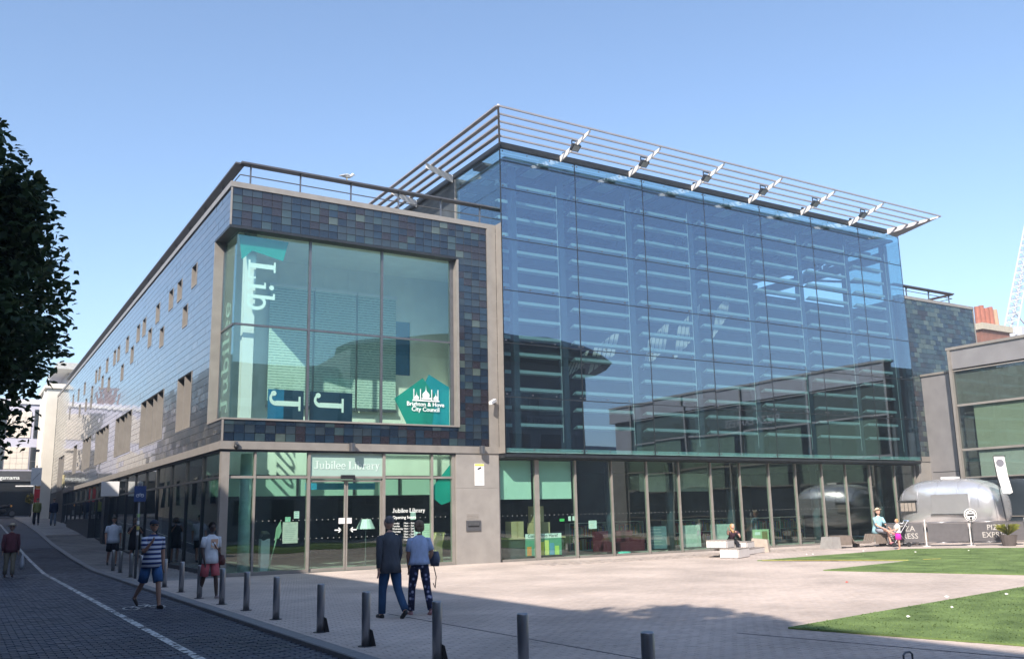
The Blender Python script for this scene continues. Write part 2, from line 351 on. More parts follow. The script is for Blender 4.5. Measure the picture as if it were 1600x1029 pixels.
# a rougher cobbled band and slot drains in the plaza
cob = [pm('cobble_%s' % 'ab'[i], c, .85, 0, .3, 6, .3, 40) for i, c in enumerate([(.36,.31,.28), (.44,.38,.34)])]
m = MB()
for i in range(150):
    for j in range(9):
        x = 9.3+i*.17+random.uniform(-.015,.015); y_ = -2.9+j*.17+random.uniform(-.015,.015)
        if x > 33: continue
        m.mi = random.randrange(2); h = random.uniform(.006, .014); m.box(x-.072, x+.072, y_-.072, y_+.072, -.01, h)
o = m.build('cobble_strip', cob, plaza, kind='stuff')
drain_m = pm('slot_drain', (.13,.12,.12), .6, .1)
for (a, b) in [((-.05,-11.9), (.4,-21.4)), ((2.55,-17.3), (3.6,-21.4))]:
    m = MB(); m.bar((a[0], a[1], .0), (b[0], b[1], .0), .03, .008); m.build('slot_drain', drain_m, plaza)
# artificial lawns
lawn_m = pm('artificial_grass', (.115, .18, .062), .9, 0, .25, 1.3, .6, 90, .2, c2=(.16, .23, .08))
def lawn(name, poly):
    m = MB(); m.prism([(x, y) for x, y in poly], (0,0,.003), (1,0,0), (0,1,0), (0,0,.022)); o = m.build(name, lawn_m); o['kind'] = 'structure'
    tufts = MB(); xs = [p[0] for p in poly]; yz = [p[1] for p in poly]; n = 0
    def inside(x, y):
        c = False
        for i in range(len(poly)):
            (x1, y1), (x2, y2) = poly[i], poly[i-1]
            if (y1 > y) != (y2 > y) and x < (x2-x1)*(y-y1)/(y2-y1)+x1: c = not c
        return c
    v = []; f = []
    while n < 22000:
        x = random.uniform(min(xs), max(xs)); y = random.uniform(max(min(yz), -23.5), max(yz)); n += 1
        if not inside(x, y): continue
        h = random.uniform(.006, .018); a = random.uniform(0, 6.28); w = random.uniform(.008, .02); k = len(v); l = random.uniform(-.02, .02)
        v += [(x-w*math.cos(a), y-w*math.sin(a), .022), (x+w*math.cos(a), y+w*math.sin(a), .022), (x+l, y+l, .022+h)]; f.append((k, k+1, k+2))
    me = bpy.data.meshes.new(name+'_blades'); me.from_pydata(v, [], f); me.materials.append(lawn_m); me.update(); b = link('grass_blades', me, o); b['kind'] = 'stuff'
lawn('lawn', [(3.35,-17.45), (14.5,-15.7), (14.5,-30), (7.2,-30), (4.15,-20.2)])
lawn('far_lawn', [(14.7,-6.1), (23.4,-5.25), (26.2,-8.3), (28,-22), (17.2,-20), (14.2,-14.6), (12.55,-10.38), (17.3,-9.6)])
edge_m = pm('yellow_tape', (.50, .42, .12), .6, 0, .2, 5)
for i, (a, b) in enumerate([((14.75,-6.25), (17.25,-9.5)), ((17.8,-9.6), (18.4,-9.75))]):
    m = MB(); m.bar((a[0], a[1], .03), (b[0], b[1], .03), .03, .010)
    tag(m.build('yellow_tape', edge_m), ['long yellow tape along the edge of the far lawn', 'short torn piece of yellow tape lying on the far lawn', 'yellow mark at the shaded edge of the near lawn'][i], 'tape')
mark_m = pm('road_paint', (.62,.62,.60), .8, 0, .3, 14)
pn = mark_m.node_tree; N, L = pn.nodes, pn.links; nz = N.new('ShaderNodeTexNoise'); nz.inputs['Scale'].default_value = 9; nz.inputs['Detail'].default_value = 8
tc = N.new('ShaderNodeTexCoord'); L.new(tc.outputs['Object'], nz.inputs[0]); rp = N.new('ShaderNodeMapRange'); rp.inputs[1].default_value = .40; rp.inputs[2].default_value = .50
L.new(nz.outputs[0], rp.inputs[0]); L.new(rp.outputs[0], N['Principled BSDF'].inputs['Alpha'])
lys = frange(-21, 8, 2)+[y for y in ys if y > 8 and y < 59]
strip('lane_line', mark_m, -3.73, -3.61, lys, -.05, parent=road, kind=None)
m = MB()
def ringp(cx, cy_, r, ry, w, a0=0, a1=360, n=18):
    pts = []
    for i in range(n+1):
        a = R(a0+(a1-a0)*i/n); pts.append((cx+r*math.cos(a), cy_+ry*math.sin(a)))
    for i in range(n): m.bar((pts[i][0], pts[i][1], -.049), (pts[i+1][0], pts[i+1][1], -.049), w, .004)
ringp(-3.30, -7.05, .13, .34, .04); ringp(-2.82, -7.05, .13, .34, .04)
for a, b in [((-3.30,-7.05), (-3.18,-6.6)), ((-3.18,-6.6), (-2.92,-6.6)), ((-2.92,-6.6), (-2.82,-7.05)), ((-3.06,-7.05), (-2.92,-6.6)), ((-3.3,-7.05), (-3.06,-7.05)), ((-2.95,-6.3), (-2.9,-6.6))]:
    m.bar((a[0], a[1], -.047), (b[0], b[1], -.047), .045, .004)
m.build('cycle_symbol', mark_m, road)
# ------------------------------------------------------------------ library
LIB = thing('library_building', 'modern library with dark glazed tiles, large corner window and blue glass curtain wall', 'building')
ZT0, TH, TW = 3.80, .2417, .3077        # tile course height and width on the front
XR, YD = 9.20, 54.0
front_ops = [(-1, 7.685, 4.47, 10.25)]
side_big = [(-5, 1.78, 4.47, 10.25)]
sw = [(4.35,9.40),(6.73,9.40),(8.27,9.40),(5.56,8.22),(10.93,9.40),(9.79,8.22),(14.0,9.40),(15.5,9.40),(12.46,8.66),(18.5,9.40),(16.9,8.66),(21.2,9.40),(22.5,9.40),
      (25.2,9.40),(19.6,8.22),(28.2,9.40),(29.6,9.40),(26.65,8.66),(24.05,8.22),(31.05,8.66),(35.0,9.40),(31.2,8.1),(38.3,9.40),(33.7,8.22),(37.0,8.22),(41.5,9.4),(43.2,8.66)]
small = [(y, y+.76, z, z+.78) for y, z in sw]
big = [(4.37,6.6,4.57,6.46),(9.12,13.93,4.57,6.46),(16.36,21.03,4.6,6.46),(23.39,28.33,4.6,6.46),(30.4,34.2,4.62,6.46),(37.4,39.2,4.62,6.46),(45.2,49.2,2.2,6.3)]
side_ops = side_big+small+big
def holed(name, rect, ops, f, mat, t, parent):
    a = sorted({rect[0], rect[1]}|{min(max(o[i], rect[0]), rect[1]) for o in ops for i in (0, 1)}); b = sorted({rect[2], rect[3]}|{min(max(o[i], rect[2]), rect[3]) for o in ops for i in (2, 3)})
    m = MB()
    for i in range(len(a)-1):
        for j in range(len(b)-1):
            ca, cb = (a[i]+a[i+1])/2, (b[j]+b[j+1])/2
            if any(o[0] < ca < o[1] and o[2] < cb < o[3] for o in ops): continue
            q = [(a[i], b[j]), (a[i+1], b[j]), (a[i+1], b[j+1]), (a[i], b[j+1])]
            m.add([f(u, v, 0) for u, v in q]+[f(u, v, t) for u, v in q], [(0,1,2,3),(4,7,6,5),(0,4,5,1),(1,5,6,2),(2,6,7,3),(3,7,4,0)])
    return m.build(name, mat, parent)
grout = pm('tile_backing', (.012,.012,.014), .9)
holed('wall', (0.02, 8.85, 3.8, 11.45), front_ops, lambda u, v, d: (u, .03+d, v), grout, .3, LIB)
holed('wall', (0.33, YD, 3.8, 11.45), side_ops, lambda u, v, d: (.03+d, u, v), grout, .27, LIB)
# individual tiles of the front, then the joined rest
def tile_mesh(w, h, mat, nm='tile'):
    m = MB(); g = .006; c = .007; a, b = w/2-g, h/2-g
    m.add([(-a,0,-b),(a,0,-b),(a,0,b),(-a,0,b),(-a,-.018,-b),(a,-.018,-b),(a,-.018,b),(-a,-.018,b),(-a+c,-.024,-b+c),(a-c,-.024,-b+c),(a-c,-.024,b-c),(-a+c,-.024,b-c)],
          [(0,1,5,4),(1,2,6,5),(2,3,7,6),(3,0,4,7),(4,5,9,8),(5,6,10,9),(6,7,11,10),(7,4,8,11),(8,9,10,11)])
    return m.build(nm, mat, LIB)
cells = []
for j in range(32):
    z0 = 3.80+j*.2391; z1 = z0+.2391
    for i in range(29):
        x0 = .03+i*.3041; x1 = x0+.3041
        for r_ in clip_openings((x0, x1, z0, z1), front_ops): cells.append(r_)
wts = [6, 5, 4.5, 2.6, .8, 1.6]
protos = {}; single = 0; tm = MB()
def tcol(x, z):
    w = list(wts)
    n = math.sin(x*1.7+z*2.3)+math.sin(x*.6-z*1.1+2)
    if n > .6: w[3] *= 3; w[4] *= .5
    if n < -.6: w[5] *= 2.5; w[4] *= 2
    return random.choices(range(6), w)[0]
cells.sort(key=lambda c: -((c[1]-c[0])*(c[3]-c[2])))
for (a, b, c, d) in cells:
    k = tcol(a, c); full = abs(b-a-.3041) < .01 and abs(d-c-.2391) < .01
    rx, rz = random.gauss(0, .007), random.gauss(0, .007)
    if full and single < 300:
        if k not in protos: o = tile_mesh(.3041, .2391, tile_mats[k]); protos[k] = o.data
        else: o = link('tile', protos[k], LIB)
        o.location = ((a+b)/2, .03, (c+d)/2); o.rotation_euler = (rx, 0, rz); single += 1
    else:
        tm.mi = k; g = .004; q = [(a+g, c+g), (b-g, c+g), (b-g, d-g), (a+g, d-g)]; ca, cc = (a+b)/2, (c+d)/2
        tm.add([(u, .03, w_) for u, w_ in q]+[(u, .006-(u-ca)*rz+(w_-cc)*rx, w_) for u, w_ in q], [(0,1,5,4),(1,2,6,5),(2,3,7,6),(3,0,4,7),(4,5,6,7)])
# side facade tiles (long ones, running bond)
for j in range(32):
    z0 = 3.80+j*.2391; z1 = z0+.2391; y0 = -.38*(j % 2)
    n = 0
    while y0 < YD:
        y1 = y0+.76
        for (a, b, c, d) in clip_openings((max(y0, .03), min(y1, YD), z0, z1), side_ops):
            if b-a < .05: continue
            rx, rz = random.gauss(0, .005), random.gauss(0, .004); k = 6+random.choices((0,1,2), (4,3,3))[0]; g = .005
            tm.mi = k; q = [(a+g, c+g), (b-g, c+g), (b-g, d-g), (a+g, d-g)]; ca, cc = (a+b)/2, (c+d)/2
            tm.add([(.03, u, w_) for u, w_ in q]+[(.0045+(u-ca)*rz+(w_-cc)*rx-.004*(w_ < cc), u, w_) for u, w_ in q], [(0,1,5,4),(1,2,6,5),(2,3,7,6),(3,0,4,7),(4,5,6,7)])
        y0 = y1
# right wing tiles
for j in range(32):
    z0 = 3.80+j*.2391; x0 = 31.9-.2*(j % 2)
    while x0 < 38:
        a, b = max(x0, 31.9), min(x0+.4, 38)
        if b-a > .05:
            tm.mi = random.choices(range(6), [2,3,6,2,4,6])[0]; g = .005; rx = random.gauss(0, .01)
            q = [(a+g, z0+g), (b-g, z0+g), (b-g, z0+.2341), (a+g, z0+.2341)]
            tm.add([(u, .03, w_) for u, w_ in q]+[(u, .006+(w_-z0-.12)*rx-.006*(w_ < z0+.1), w_) for u, w_ in q], [(0,1,5,4),(1,2,6,5),(2,3,7,6),(3,0,4,7),(4,5,6,7)])
        x0 += .4
me = bpy.data.meshes.new('tile_cladding'); me.from_pydata(tm.v, [], tm.f)
for q in tile_mats+tile_side: me.materials.append(q)
me.polygons.foreach_set('material_index', tm.m); me.update(); o = link('tile_cladding', me, LIB); o['kind'] = 'stuff'
# trims, coping, fascia
B('coping', beige, LIB, (-.04, XR, -.04, .34, 11.45, 11.62), (-.04, .34, .34, YD, 11.45, 11.62))
B('corner_trim', beige, LIB, (-.02, .03, -.02, .03, 10.26, 11.447)); B('corner_trim', beige, LIB, (-.02, .03, -.02, .03, 3.803, 4.415))
B('fascia', beige, LIB, (-.05, XR, -.05, .30, 3.565, 3.795), (-.05, .30, .30, 44, 3.565, 3.795))
B('fascia_shadow_gap', dark, LIB, (.03, XR, .02, .1, 3.50, 3.563), (.02, .1, .1, 44, 3.50, 3.563))
B('pilaster', beige, LIB, (8.845, 9.19, -.045, .3, 3.797, 11.447))
B('wall_panel', beige2, LIB, (7.56, 9.19, -.01, .3, -.05, 2.43), (7.56, 9.19, -.01, .3, 2.436, 3.562))
# window surround
B('window_surround', beige, LIB, (-.03, 7.64, -.03, .36, 4.42, 4.47), (-.03, .36, .36, 1.74, 4.42, 4.47),
  (7.64, 7.715, -.03, .36, 4.42, 10.17), (-.03, .36, 1.74, 1.80, 4.42, 10.17))
B('window_head', dark, LIB, (-.03, 7.715, -.03, .36, 10.17, 10.25), (-.03, .36, .36, 1.80, 10.17, 10.25))
CW = B('corner_window', steel, LIB, (2.54, 2.61, .24, .34, 4.47, 10.17), (4.98, 5.05, .24, .34, 4.47, 10.17), (7.52, 7.64, .24, .34, 4.47, 10.17),
       (.32, 2.54, .25, .33, 7.27, 7.33), (2.61, 4.98, .25, .33, 7.27, 7.33), (5.05, 7.52, .25, .33, 7.27, 7.33), (.25, .33, .34, 1.70, 7.27, 7.33), (.25, .33, 1.70, 1.74, 4.47, 10.17))
for (a, b) in ((.295, 2.54), (2.61, 4.98), (5.05, 7.52)):
    for (c, d) in ((4.475, 7.27), (7.33, 10.165)): GP('pane', gl_window, CW, (a, b, .28, .295, c, d))
for (c, d) in ((4.475, 7.27), (7.33, 10.165)): GP('pane', gl_window, CW, (.28, .295, .2955, 1.70, c, d))
# small and large side windows
for k, (a, b, c, d) in enumerate(small+big):
    dp = .30; f = .03
    fr = MB(); fr.box(-.012, dp, b-f, b, c, d); fr.box(-.012, dp, a, a+f, c, d); fr.box(-.012, dp, a+f, b-f, c, c+f); w = fr.build('window', beige, LIB)
    hd = B('window_lintel', dark, w, (-.012, dp, a+f, b-f, d-f, d))
    if k >= len(small):
        n = max(1, round((b-a)/2.4)); st = (b-a)/n
        for i in range(n):
            if i: B('mullion', beige, w, (.06, dp, a+i*st-.03, a+i*st+.03, c+f, d-f))
            B('fin', beige, w, (.0, dp-.05, a+i*st+st*.5-.02, a+i*st+st*.5+.02, c+f, d-f)) if n > 1 or k == len(small) else None
    B('pane', gl_far, w, (dp-.02, dp, a+f, b-f, c+f, d-f))
# roofs and hidden mass
roofm = pm('roof_felt', (.12,.12,.12), .9)
B('roof', roofm, LIB, (.34, XR, .34, YD, 11.3, 11.42))
B('rear_wall', grout, LIB, (0, 38, YD-.3, YD, 0, 11.4))
B('right_wall', grout, LIB, (37.7, 38, .3, YD-.3, -.1, 11.42)); B('wing_wall', grout, LIB, (31.9, 38, .03, .3, 3.6, 11.43)); B('wing_coping', beige, LIB, (31.9, 38.04, -.04, .34, 11.45, 11.6))
B('wing_corner_trim', beige, LIB, (37.98, 38.03, -.03, .03, 3.8, 11.447)); B('wing_roof', roofm, LIB, (31.9, 37.7, .34, YD-.3, 11.3, 11.42))
B('wing_base', beige2, LIB, (32.1, 38, -.01, .3, -.1, 3.55)); B('wing_fascia', beige, LIB, (31.8, 38, -.04, .3, 3.555, 3.797))
# entrance glazing
ent = MB()
for x, w in ((1.0, .06), (2.62, .08), (5.05, .09), (6.73, .07), (7.5, .10)): ent.box(x-w/2, x+w/2, .06, .2, -.02, 3.5)
for a, b in ((.25, .97), (1.03, 2.58), (2.66, 5.005), (5.095, 6.695), (6.765, 7.45)): ent.box(a, b, .08, .18, 2.74, 2.81)
for a, b in ((.25, .97), (1.03, 2.58), (5.095, 6.695), (6.765, 7.45)): ent.box(a, b, .07, .19, -.02, .10)
EF = ent.build('entrance_frame', beige, LIB)
for a, b in ((.25, .97), (1.03, 2.58), (5.095, 6.695), (6.765, 7.45)):
    GP('pane', gl_entry, EF, (a, b, .12, .135, .10, 2.74)); GP('pane', gl_entry, EF, (a, b, .12, .135, 2.81, 3.5))
B('corner_post', beige, LIB, (.02, .25, .02, .25, -.05, 3.5))
SG = B('sign_panel', frosted, LIB, (2.66, 5.005, .115, .135, 2.81, 3.5))
for a, b in ((2.66, 3.82), (3.84, 5.0)):
    dr = MB(); dr.box(a, a+.05, .14, .19, .01, 2.70); dr.box(b-.05, b, .14, .19, .01, 2.70); dr.box(a+.05, b-.05, .14, .19, 2.64, 2.70); dr.box(a+.05, b-.05, .14, .19, .01, .10)
    d_ = dr.build('door', beige, LIB); B('pane', gl_entry, d_, (a+.05, b-.05, .16, .17, .10, 2.64))
B('door_band', pm('band_blue', (.05,.35,.60), .5), LIB, (2.7, 4.97, .60, .62, 2.42, 2.62)); B('door_sensor', black, LIB, (3.62, 4.05, -.02, .08, 2.72, 2.84))
B('threshold', steel, LIB, (.02, 7.56, -.02, .25, -.05, -.004))
dots = MB()
for x in [1.1+.18*i for i in range(35)]:
    for z in (1.52, .98):
        if any(abs(x-q) < .07 for q in (2.62, 3.83, 5.05, 6.73)): continue
        n = 8; r_ = .013; dots.prism([(r_*math.cos(6.283*k/n), r_*math.sin(6.283*k/n)) for k in range(n)], (x, .118, z), (1,0,0), (0,0,1), (0,-.003,0))
dots.build('safety_dots', pm('dot_grey', (.45,.5,.48), .6), LIB, kind='stuff')
# street side ground floor glazing
sgm = MB(); my = [.30, 2.51, 4.85, 7.3, 9.9, 12.3, 14.8, 17.2, 19.7, 22.1, 24.6, 27.0, 29.5, 32, 34.4, 36.9, 39.3, 41.8, 44]
for y in my: sgm.box(.06, .18, y-.03, y+.03, zg(y)-.3, 3.5)
for a, b in zip(my, my[1:]):
    sgm.box(.07, .17, a+.03, b-.03, 2.74, 2.81); sgm.box(.06, .19, a+.03, b-.03, -.1, zg(a)+.13)
SF = sgm.build('street_frame', dark, LIB)
for a, b in zip(my, my[1:]):
    GP('pane', gl_street, SF, (.11, .125, a+.03, b-.03, zg(a)+.13, 2.74)); GP('pane', gl_street, SF, (.11, .125, a+.03, b-.03, 2.81, 3.5))
B('plinth', dark, LIB, (-.25, .05, 27, 38, -.1, 1.75)); B('street_wall', dark, LIB, (.0, .3, 44, YD, 0, 3.79))
B('street_door_surround', dark, LIB, (-.1, .3, 22.3, 23.2, 0, 2.9))
# interior of the entrance block
B('ground_floor_slab', pm('floor_grey', (.42,.41,.38), .4), LIB, (.2, 31.6, .3, 12, -.12, -.01))
B('upper_floor_slab', inner, LIB, (.35, 9.1, 3.55, 12, 3.62, 3.8)); B('edge_beam', inner, LIB, (.36, 9.1, .36, .50, 3.55, 4.40), (.36, .50, .50, 9, 3.55, 4.40))
B('upper_ceiling', inner, LIB, (.36, 9.1, .40, 12, 10.3, 10.4))
B('upper_back_wall', inner, LIB, (.4, 6.9, 3.4, 3.5, 2.98, 10.3), (7.5, 9.1, 3.4, 3.5, 2.98, 10.3), (6.9, 7.5, 3.4, 3.5, 2.98, 6.6), (6.9, 7.5, 3.4, 3.5, 8.6, 10.3))
B('bounce_side_wall', inner, LIB, (9.1, 9.18, .31, 12, 3.8, 10.29)); B('dark_slot', blue_panel, LIB, (6.9, 7.5, 3.45, 3.5, 6.6, 8.6))  # white side wall added to bounce daylight into the upper room
B('balcony_front', pm('balcony_green', (.42,.58,.50), .6, 0, .05, 1), LIB, (.5, 9.1, 3.36, 3.46, 2.30, 2.92)); B('balcony_rail', dark, LIB, (.5, 9.1, 3.30, 3.36, 2.92, 2.98)); [B('balcony_post', dark, LIB, (x, x+.07, 3.28, 3.34, 2.31, 2.915)) for x in (1.6, 3.3, 5.3, 7.0, 8.5)]; B('balcony_soffit', innerd, LIB, (.5, 9.1, 3.47, 9, 2.30, 2.40))
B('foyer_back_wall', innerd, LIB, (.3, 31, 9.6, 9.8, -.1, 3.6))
m = MB(); m.tube([(.98, .95, 0), (.98, .95, 3.5)], .17, 14); m.build('column', pm('teal_column', (.45,.62,.60), .5), LIB, smooth=True)
B('column', whitem, LIB, (.62, .95, .52, .8, 4.45, 10.29))
curt = pm('text_banner', (.50, .62, .58), .8, 0, .06, 3)
N, L = nodes(curt); p = N['Principled BSDF']; wv = N.new('ShaderNodeTexNoise'); tc = N.new('ShaderNodeTexCoord'); mp = N.new('ShaderNodeMapping')
mp.inputs['Scale'].default_value = (7, 1, 26); L.new(tc.outputs['Object'], mp.inputs[0]); L.new(mp.outputs[0], wv.inputs[0]); wv.inputs['Scale'].default_value = 1.5; wv.inputs['Detail'].default_value = 3
wa = N.new('ShaderNodeTexWave'); wa.wave_type = 'BANDS'; wa.bands_direction = 'Z'; wa.inputs['Scale'].default_value = 3.4; wa.inputs['Distortion'].default_value = .6; L.new(tc.outputs['Object'], wa.inputs[0])
mt = N.new('ShaderNodeMath'); mt.operation = 'MULTIPLY'; L.new(wv.outputs[0], mt.inputs[0]); L.new(wa.outputs[0], mt.inputs[1])
rp = N.new('ShaderNodeValToRGB'); rp.color_ramp.elements[0].position = .34; rp.color_ramp.elements[1].position = .42
rp.color_ramp.elements[0].color = (.55,.68,.62,1); rp.color_ramp.elements[1].color = (.22,.32,.30,1); L.new(mt.outputs[0], rp.inputs[0]); L.new(rp.outputs[0], p.inputs['Base Color'])
for i, (a, b) in enumerate(((2.2, 3.72), (3.8, 5.3), (5.38, 6.85))):
    hb = B('hanging_banner', curt, LIB, (a, b, 3.24, 3.25, 5.30, 9.35)); B('banner_rail', whitem, hb, (a-.03, b+.03, 3.2, 3.3, 9.35, 9.47)); B('banner_foot', steel, hb, (a-.03, b+.03, 3.2, 3.29, 5.20, 5.30))
    m = MB(); m.bar((a+.3, 3.25, 9.47), (a+.3, 3.25, 10.3), .012); m.build('hanging_cable', whitem, hb); m = MB(); m.bar((b-.3, 3.25, 9.47), (b-.3, 3.25, 10.3), .012); m.build('hanging_cable', whitem, hb)
B('navy_display', navy, LIB, (2.72, 4.1, .42, .46, 4.5, 5.42)); B('blue_display', blue_panel, LIB, (1.42, 1.9, .42, .46, 4.5, 5.42)); B('navy_display', navy, LIB, (1.9, 2.52, .42, .46, 4.5, 5.42))
# ------------------------------------------------------------------ lettering
def arcp(cx, cy_, rx, ry, w, a0, a1, n=14, w1=None):
    o_, i_ = [], []
    for i in range(n+1):
        t = i/n; a = R(a0+(a1-a0)*t); ww = w+((w1 if w1 is not None else w)-w)*t
        o_.append((cx+rx*math.cos(a), cy_+ry*math.sin(a))); i_.append((cx+(rx-ww)*math.cos(a), cy_+(ry-ww*.8)*math.sin(a)))
    return [(o_[i], o_[i+1], i_[i+1], i_[i]) for i in range(n)]
def rc(a, b, c, d): return [((a, b), (c, b), (c, d), (a, d))]
def disc(cx, cy_, r, n=14): return [tuple((cx+r*math.cos(6.2832*k/n), cy_+r*math.sin(6.2832*k/n)) for k in range(n))]
GL = {
 'J': (.62, rc(.30,.20,.46,.95)+rc(.14,.93,.60,1)+arcp(.23,.20,.23,.22,.15,0,-150,14,.08)+disc(.07,.12,.085)),
 'L': (.78, rc(.14,.06,.31,.94)+rc(.03,.93,.42,1)+rc(.03,0,.70,.075)+rc(.64,.075,.71,.28)),
 'i': (.36, rc(.12,.05,.25,.66)+rc(.02,.60,.13,.66)+rc(.02,0,.35,.055)+disc(.185,.87,.09)),
 'l': (.34, rc(.11,.05,.24,1)+rc(.01,.93,.12,1)+rc(.01,0,.34,.055)),
 'b': (.72, rc(.11,.0,.24,1)+rc(.01,.93,.12,1)+arcp(.38,.33,.29,.35,.13,-160,160,20)),
 'u': (.76, rc(.11,.2,.24,.66)+rc(.01,.60,.12,.66)+arcp(.33,.22,.22,.24,.12,180,340,12)+rc(.51,.05,.64,.66)+rc(.41,.60,.52,.66)+rc(.63,0,.74,.055)),
 'e': (.66, arcp(.33,.33,.30,.35,.12,0,320,22)+rc(.12,.31,.62,.385)),
 'r': (.54, rc(.11,.05,.24,.66)+rc(.01,.60,.12,.66)+rc(.01,0,.37,.055)+arcp(.40,.42,.18,.24,.10,160,60,8)+disc(.46,.58,.075)),
 'a': (.66, arcp(.30,.20,.24,.21,.10,0,360,18)+rc(.42,.05,.55,.48)+arcp(.31,.45,.24,.23,.09,0,150,10)+rc(.54,0,.66,.055)+disc(.13,.53,.06)),
 'y': (.66, [((.08,.64),(.21,.64),(.40,.08),(.30,-.02))]+[((.46,.64),(.57,.64),(.30,-.18),(.20,-.18))]+rc(.0,.60,.28,.66)+rc(.38,.60,.66,.66)+disc(.17,-.17,.075)),
 ' ': (.3, [])}
def letters(name, text, o, ux, uy, size, mat, parent, track=.0, t=.006, nrm=(0,-1,0)):
    m = MB(); o = Vector(o); ux = Vector(ux); uy = Vector(uy); nn = Vector(nrm); x = 0; k = 0
    for ch in text:
        adv, ps = GL[ch]
        for p in ps:
            m.prism([((u+x)*size, v*size) for u, v in p], o+nn*(.0004*(k % 9)), ux, uy, nn*t); k += 1
        x += adv+track
    return m.build(name, mat, parent)
def ftext(name, s, loc, rot, size, mat, parent=None, ext=.003, bold=0.0, sx=1.0, align='LEFT'):
    c = bpy.data.curves.new(name, 'FONT'); c.body = s; c.size = size; c.extrude = ext; c.offset = bold*size; c.align_x = align; c.resolution_u = 2
    o = bpy.data.objects.new(name, c); col.objects.link(o); dg = bpy.context.evaluated_depsgraph_get()
    me = bpy.data.meshes.new_from_object(o.evaluated_get(dg)); bpy.data.objects.remove(o); me.materials.clear(); me.materials.append(mat)
    q = link(name, me, parent, loc, rot=rot); q.scale = (sx, 1, 1); return q
FR = (R(90), 0, 0)                      # text facing -Y
letters('lettering', 'Lib', (.66, .325, 9.36), (0,0,-1), (1,0,0), .84, letter_white, CW, .03)
letters('lettering', 'Jubilee', (.325, .90, 4.72), (0,0,1), (0,1,0), .80, pm('letter_translucent', (.45,.58,.54), .5), CW, .03, nrm=(-1,0,0))
letters('lettering', 'J', (1.47, .415, 5.36), (0,0,-1), (1,0,0), .95, letter_white, CW)
letters('lettering', 'J', (2.86, .415, 5.36), (0,0,-1), (1,0,0), .95, letter_white, CW)
letters('lettering', 'Jubilee Library', (2.79, .112, 3.02), (1,0,0), (0,0,1), .245, pm('sign_letters', (.62,.75,.70), .5), SG, .0)
def tri(name, poly, mat, yy_, parent):
    m = MB(); m.prism(poly, (0, yy_, 0), (1,0,0), (0,0,1), (0,.006,0)); return m.build(name, mat, parent)
tri('film_and_reflection', [(5.49,5.31),(6.51,6.04),(6.98,5.45),(6.85,4.5),(5.93,4.5)], teal_film_reflection, .305, CW)
tri('film_and_reflection', [(6.74,6.17),(7.50,5.78),(7.50,4.5),(6.55,4.5),(6.35,5.42)], cyan_film, .318, CW)
tri('film_and_reflection', [(.34,10.1),(1.88,10.04),(1.72,9.41),(.76,9.62),(.45,9.3)], teal_film_reflection, .305, CW)
tri('film_and_reflection', [(6.80,2.50),(7.43,3.2),(7.43,2.0),(7.1,1.9),(6.82,2.1)], teal_film_reflection, .15, EF)  # teal patch coloured in for a reflection in the entrance pane
m = MB(); z0 = 5.30
def dome(cx, w, h, zb=z0):
    pts = [(-.42,0),(-.5,.18),(-.46,.38),(-.28,.55),(-.10,.68),(-.03,.85),(0,1.25),(.03,.85),(.10,.68),(.28,.55),(.46,.38),(.5,.18),(.42,0)]
    m.prism([(cx+u*w, zb+v*h) for u, v in reversed(pts)], (0,.27,0), (1,0,0), (0,0,1), (0,-.006,0))
dome(6.61, .26, .30, z0+.09); dome(6.27, .17, .19, z0+.02); dome(6.97, .17, .19, z0+.02)
for x in (6.17, 6.41, 6.82, 7.05): m.box(x-.012, x+.012, .262, .27, z0, z0+.36)
m.box(6.12, 7.10, .263, .27, z0-.04, z0+.0); m.box(6.45, 6.80, .2635, .27, z0+.03, z0+.08)
m.build('council_emblem', letter_white, CW)
ftext('lettering', 'Brighton & Hove', (6.60, .272, 5.10), FR, .20, letter_white, CW, bold=.012, align='CENTER')
ftext('lettering', 'City Council', (6.60, .272, 4.93), FR, .20, letter_white, CW, bold=.012, align='CENTER')
letters('lettering', 'Jubilee Library', (5.36, .114, 1.68), (1,0,0), (0,0,1), .13, letter_white, EF)
ftext('lettering', 'Opening hours', (5.36, .114, 1.49), FR, .135, letter_white, EF, bold=.008)
for i, (a, b) in enumerate((('Monday','10am – 7pm'), ('Tuesday','10am – 7pm'), ('Wednesday','10am – 5pm'), ('Thursday','10am – 7pm'), ('Friday','10am – 5pm'), ('Saturday','10am – 5pm'), ('Sunday','11am – 5pm'))):
    ftext('lettering', a, (5.36, .114, 1.33-.085*i), FR, .075, letter_white, EF); ftext('lettering', b, (5.74, .114, 1.33-.085*i), FR, .075, letter_white, EF)
def arrow(x, z, d, w=.20):
    m = MB(); m.bar((x, .138, z), (x+d*w, .138, z), .006, .035, (0,0,1)); m.bar((x+d*w, .138, z), (x+d*(w-.08), .138, z+.07), .006, .03); m.bar((x+d*w, .138, z), (x+d*(w-.08), .138, z-.07), .006, .03)
    m.build('door_arrow', letter_white, EF)
arrow(3.48, 1.2, 1); arrow(4.18, 1.2, -1)
m = MB(); [m.box(a, b, .135, .139, 1.385, 1.555) for a, b in ((3.60, 3.80), (3.86, 4.02))]; m.build('door_sticker', whitem, EF)
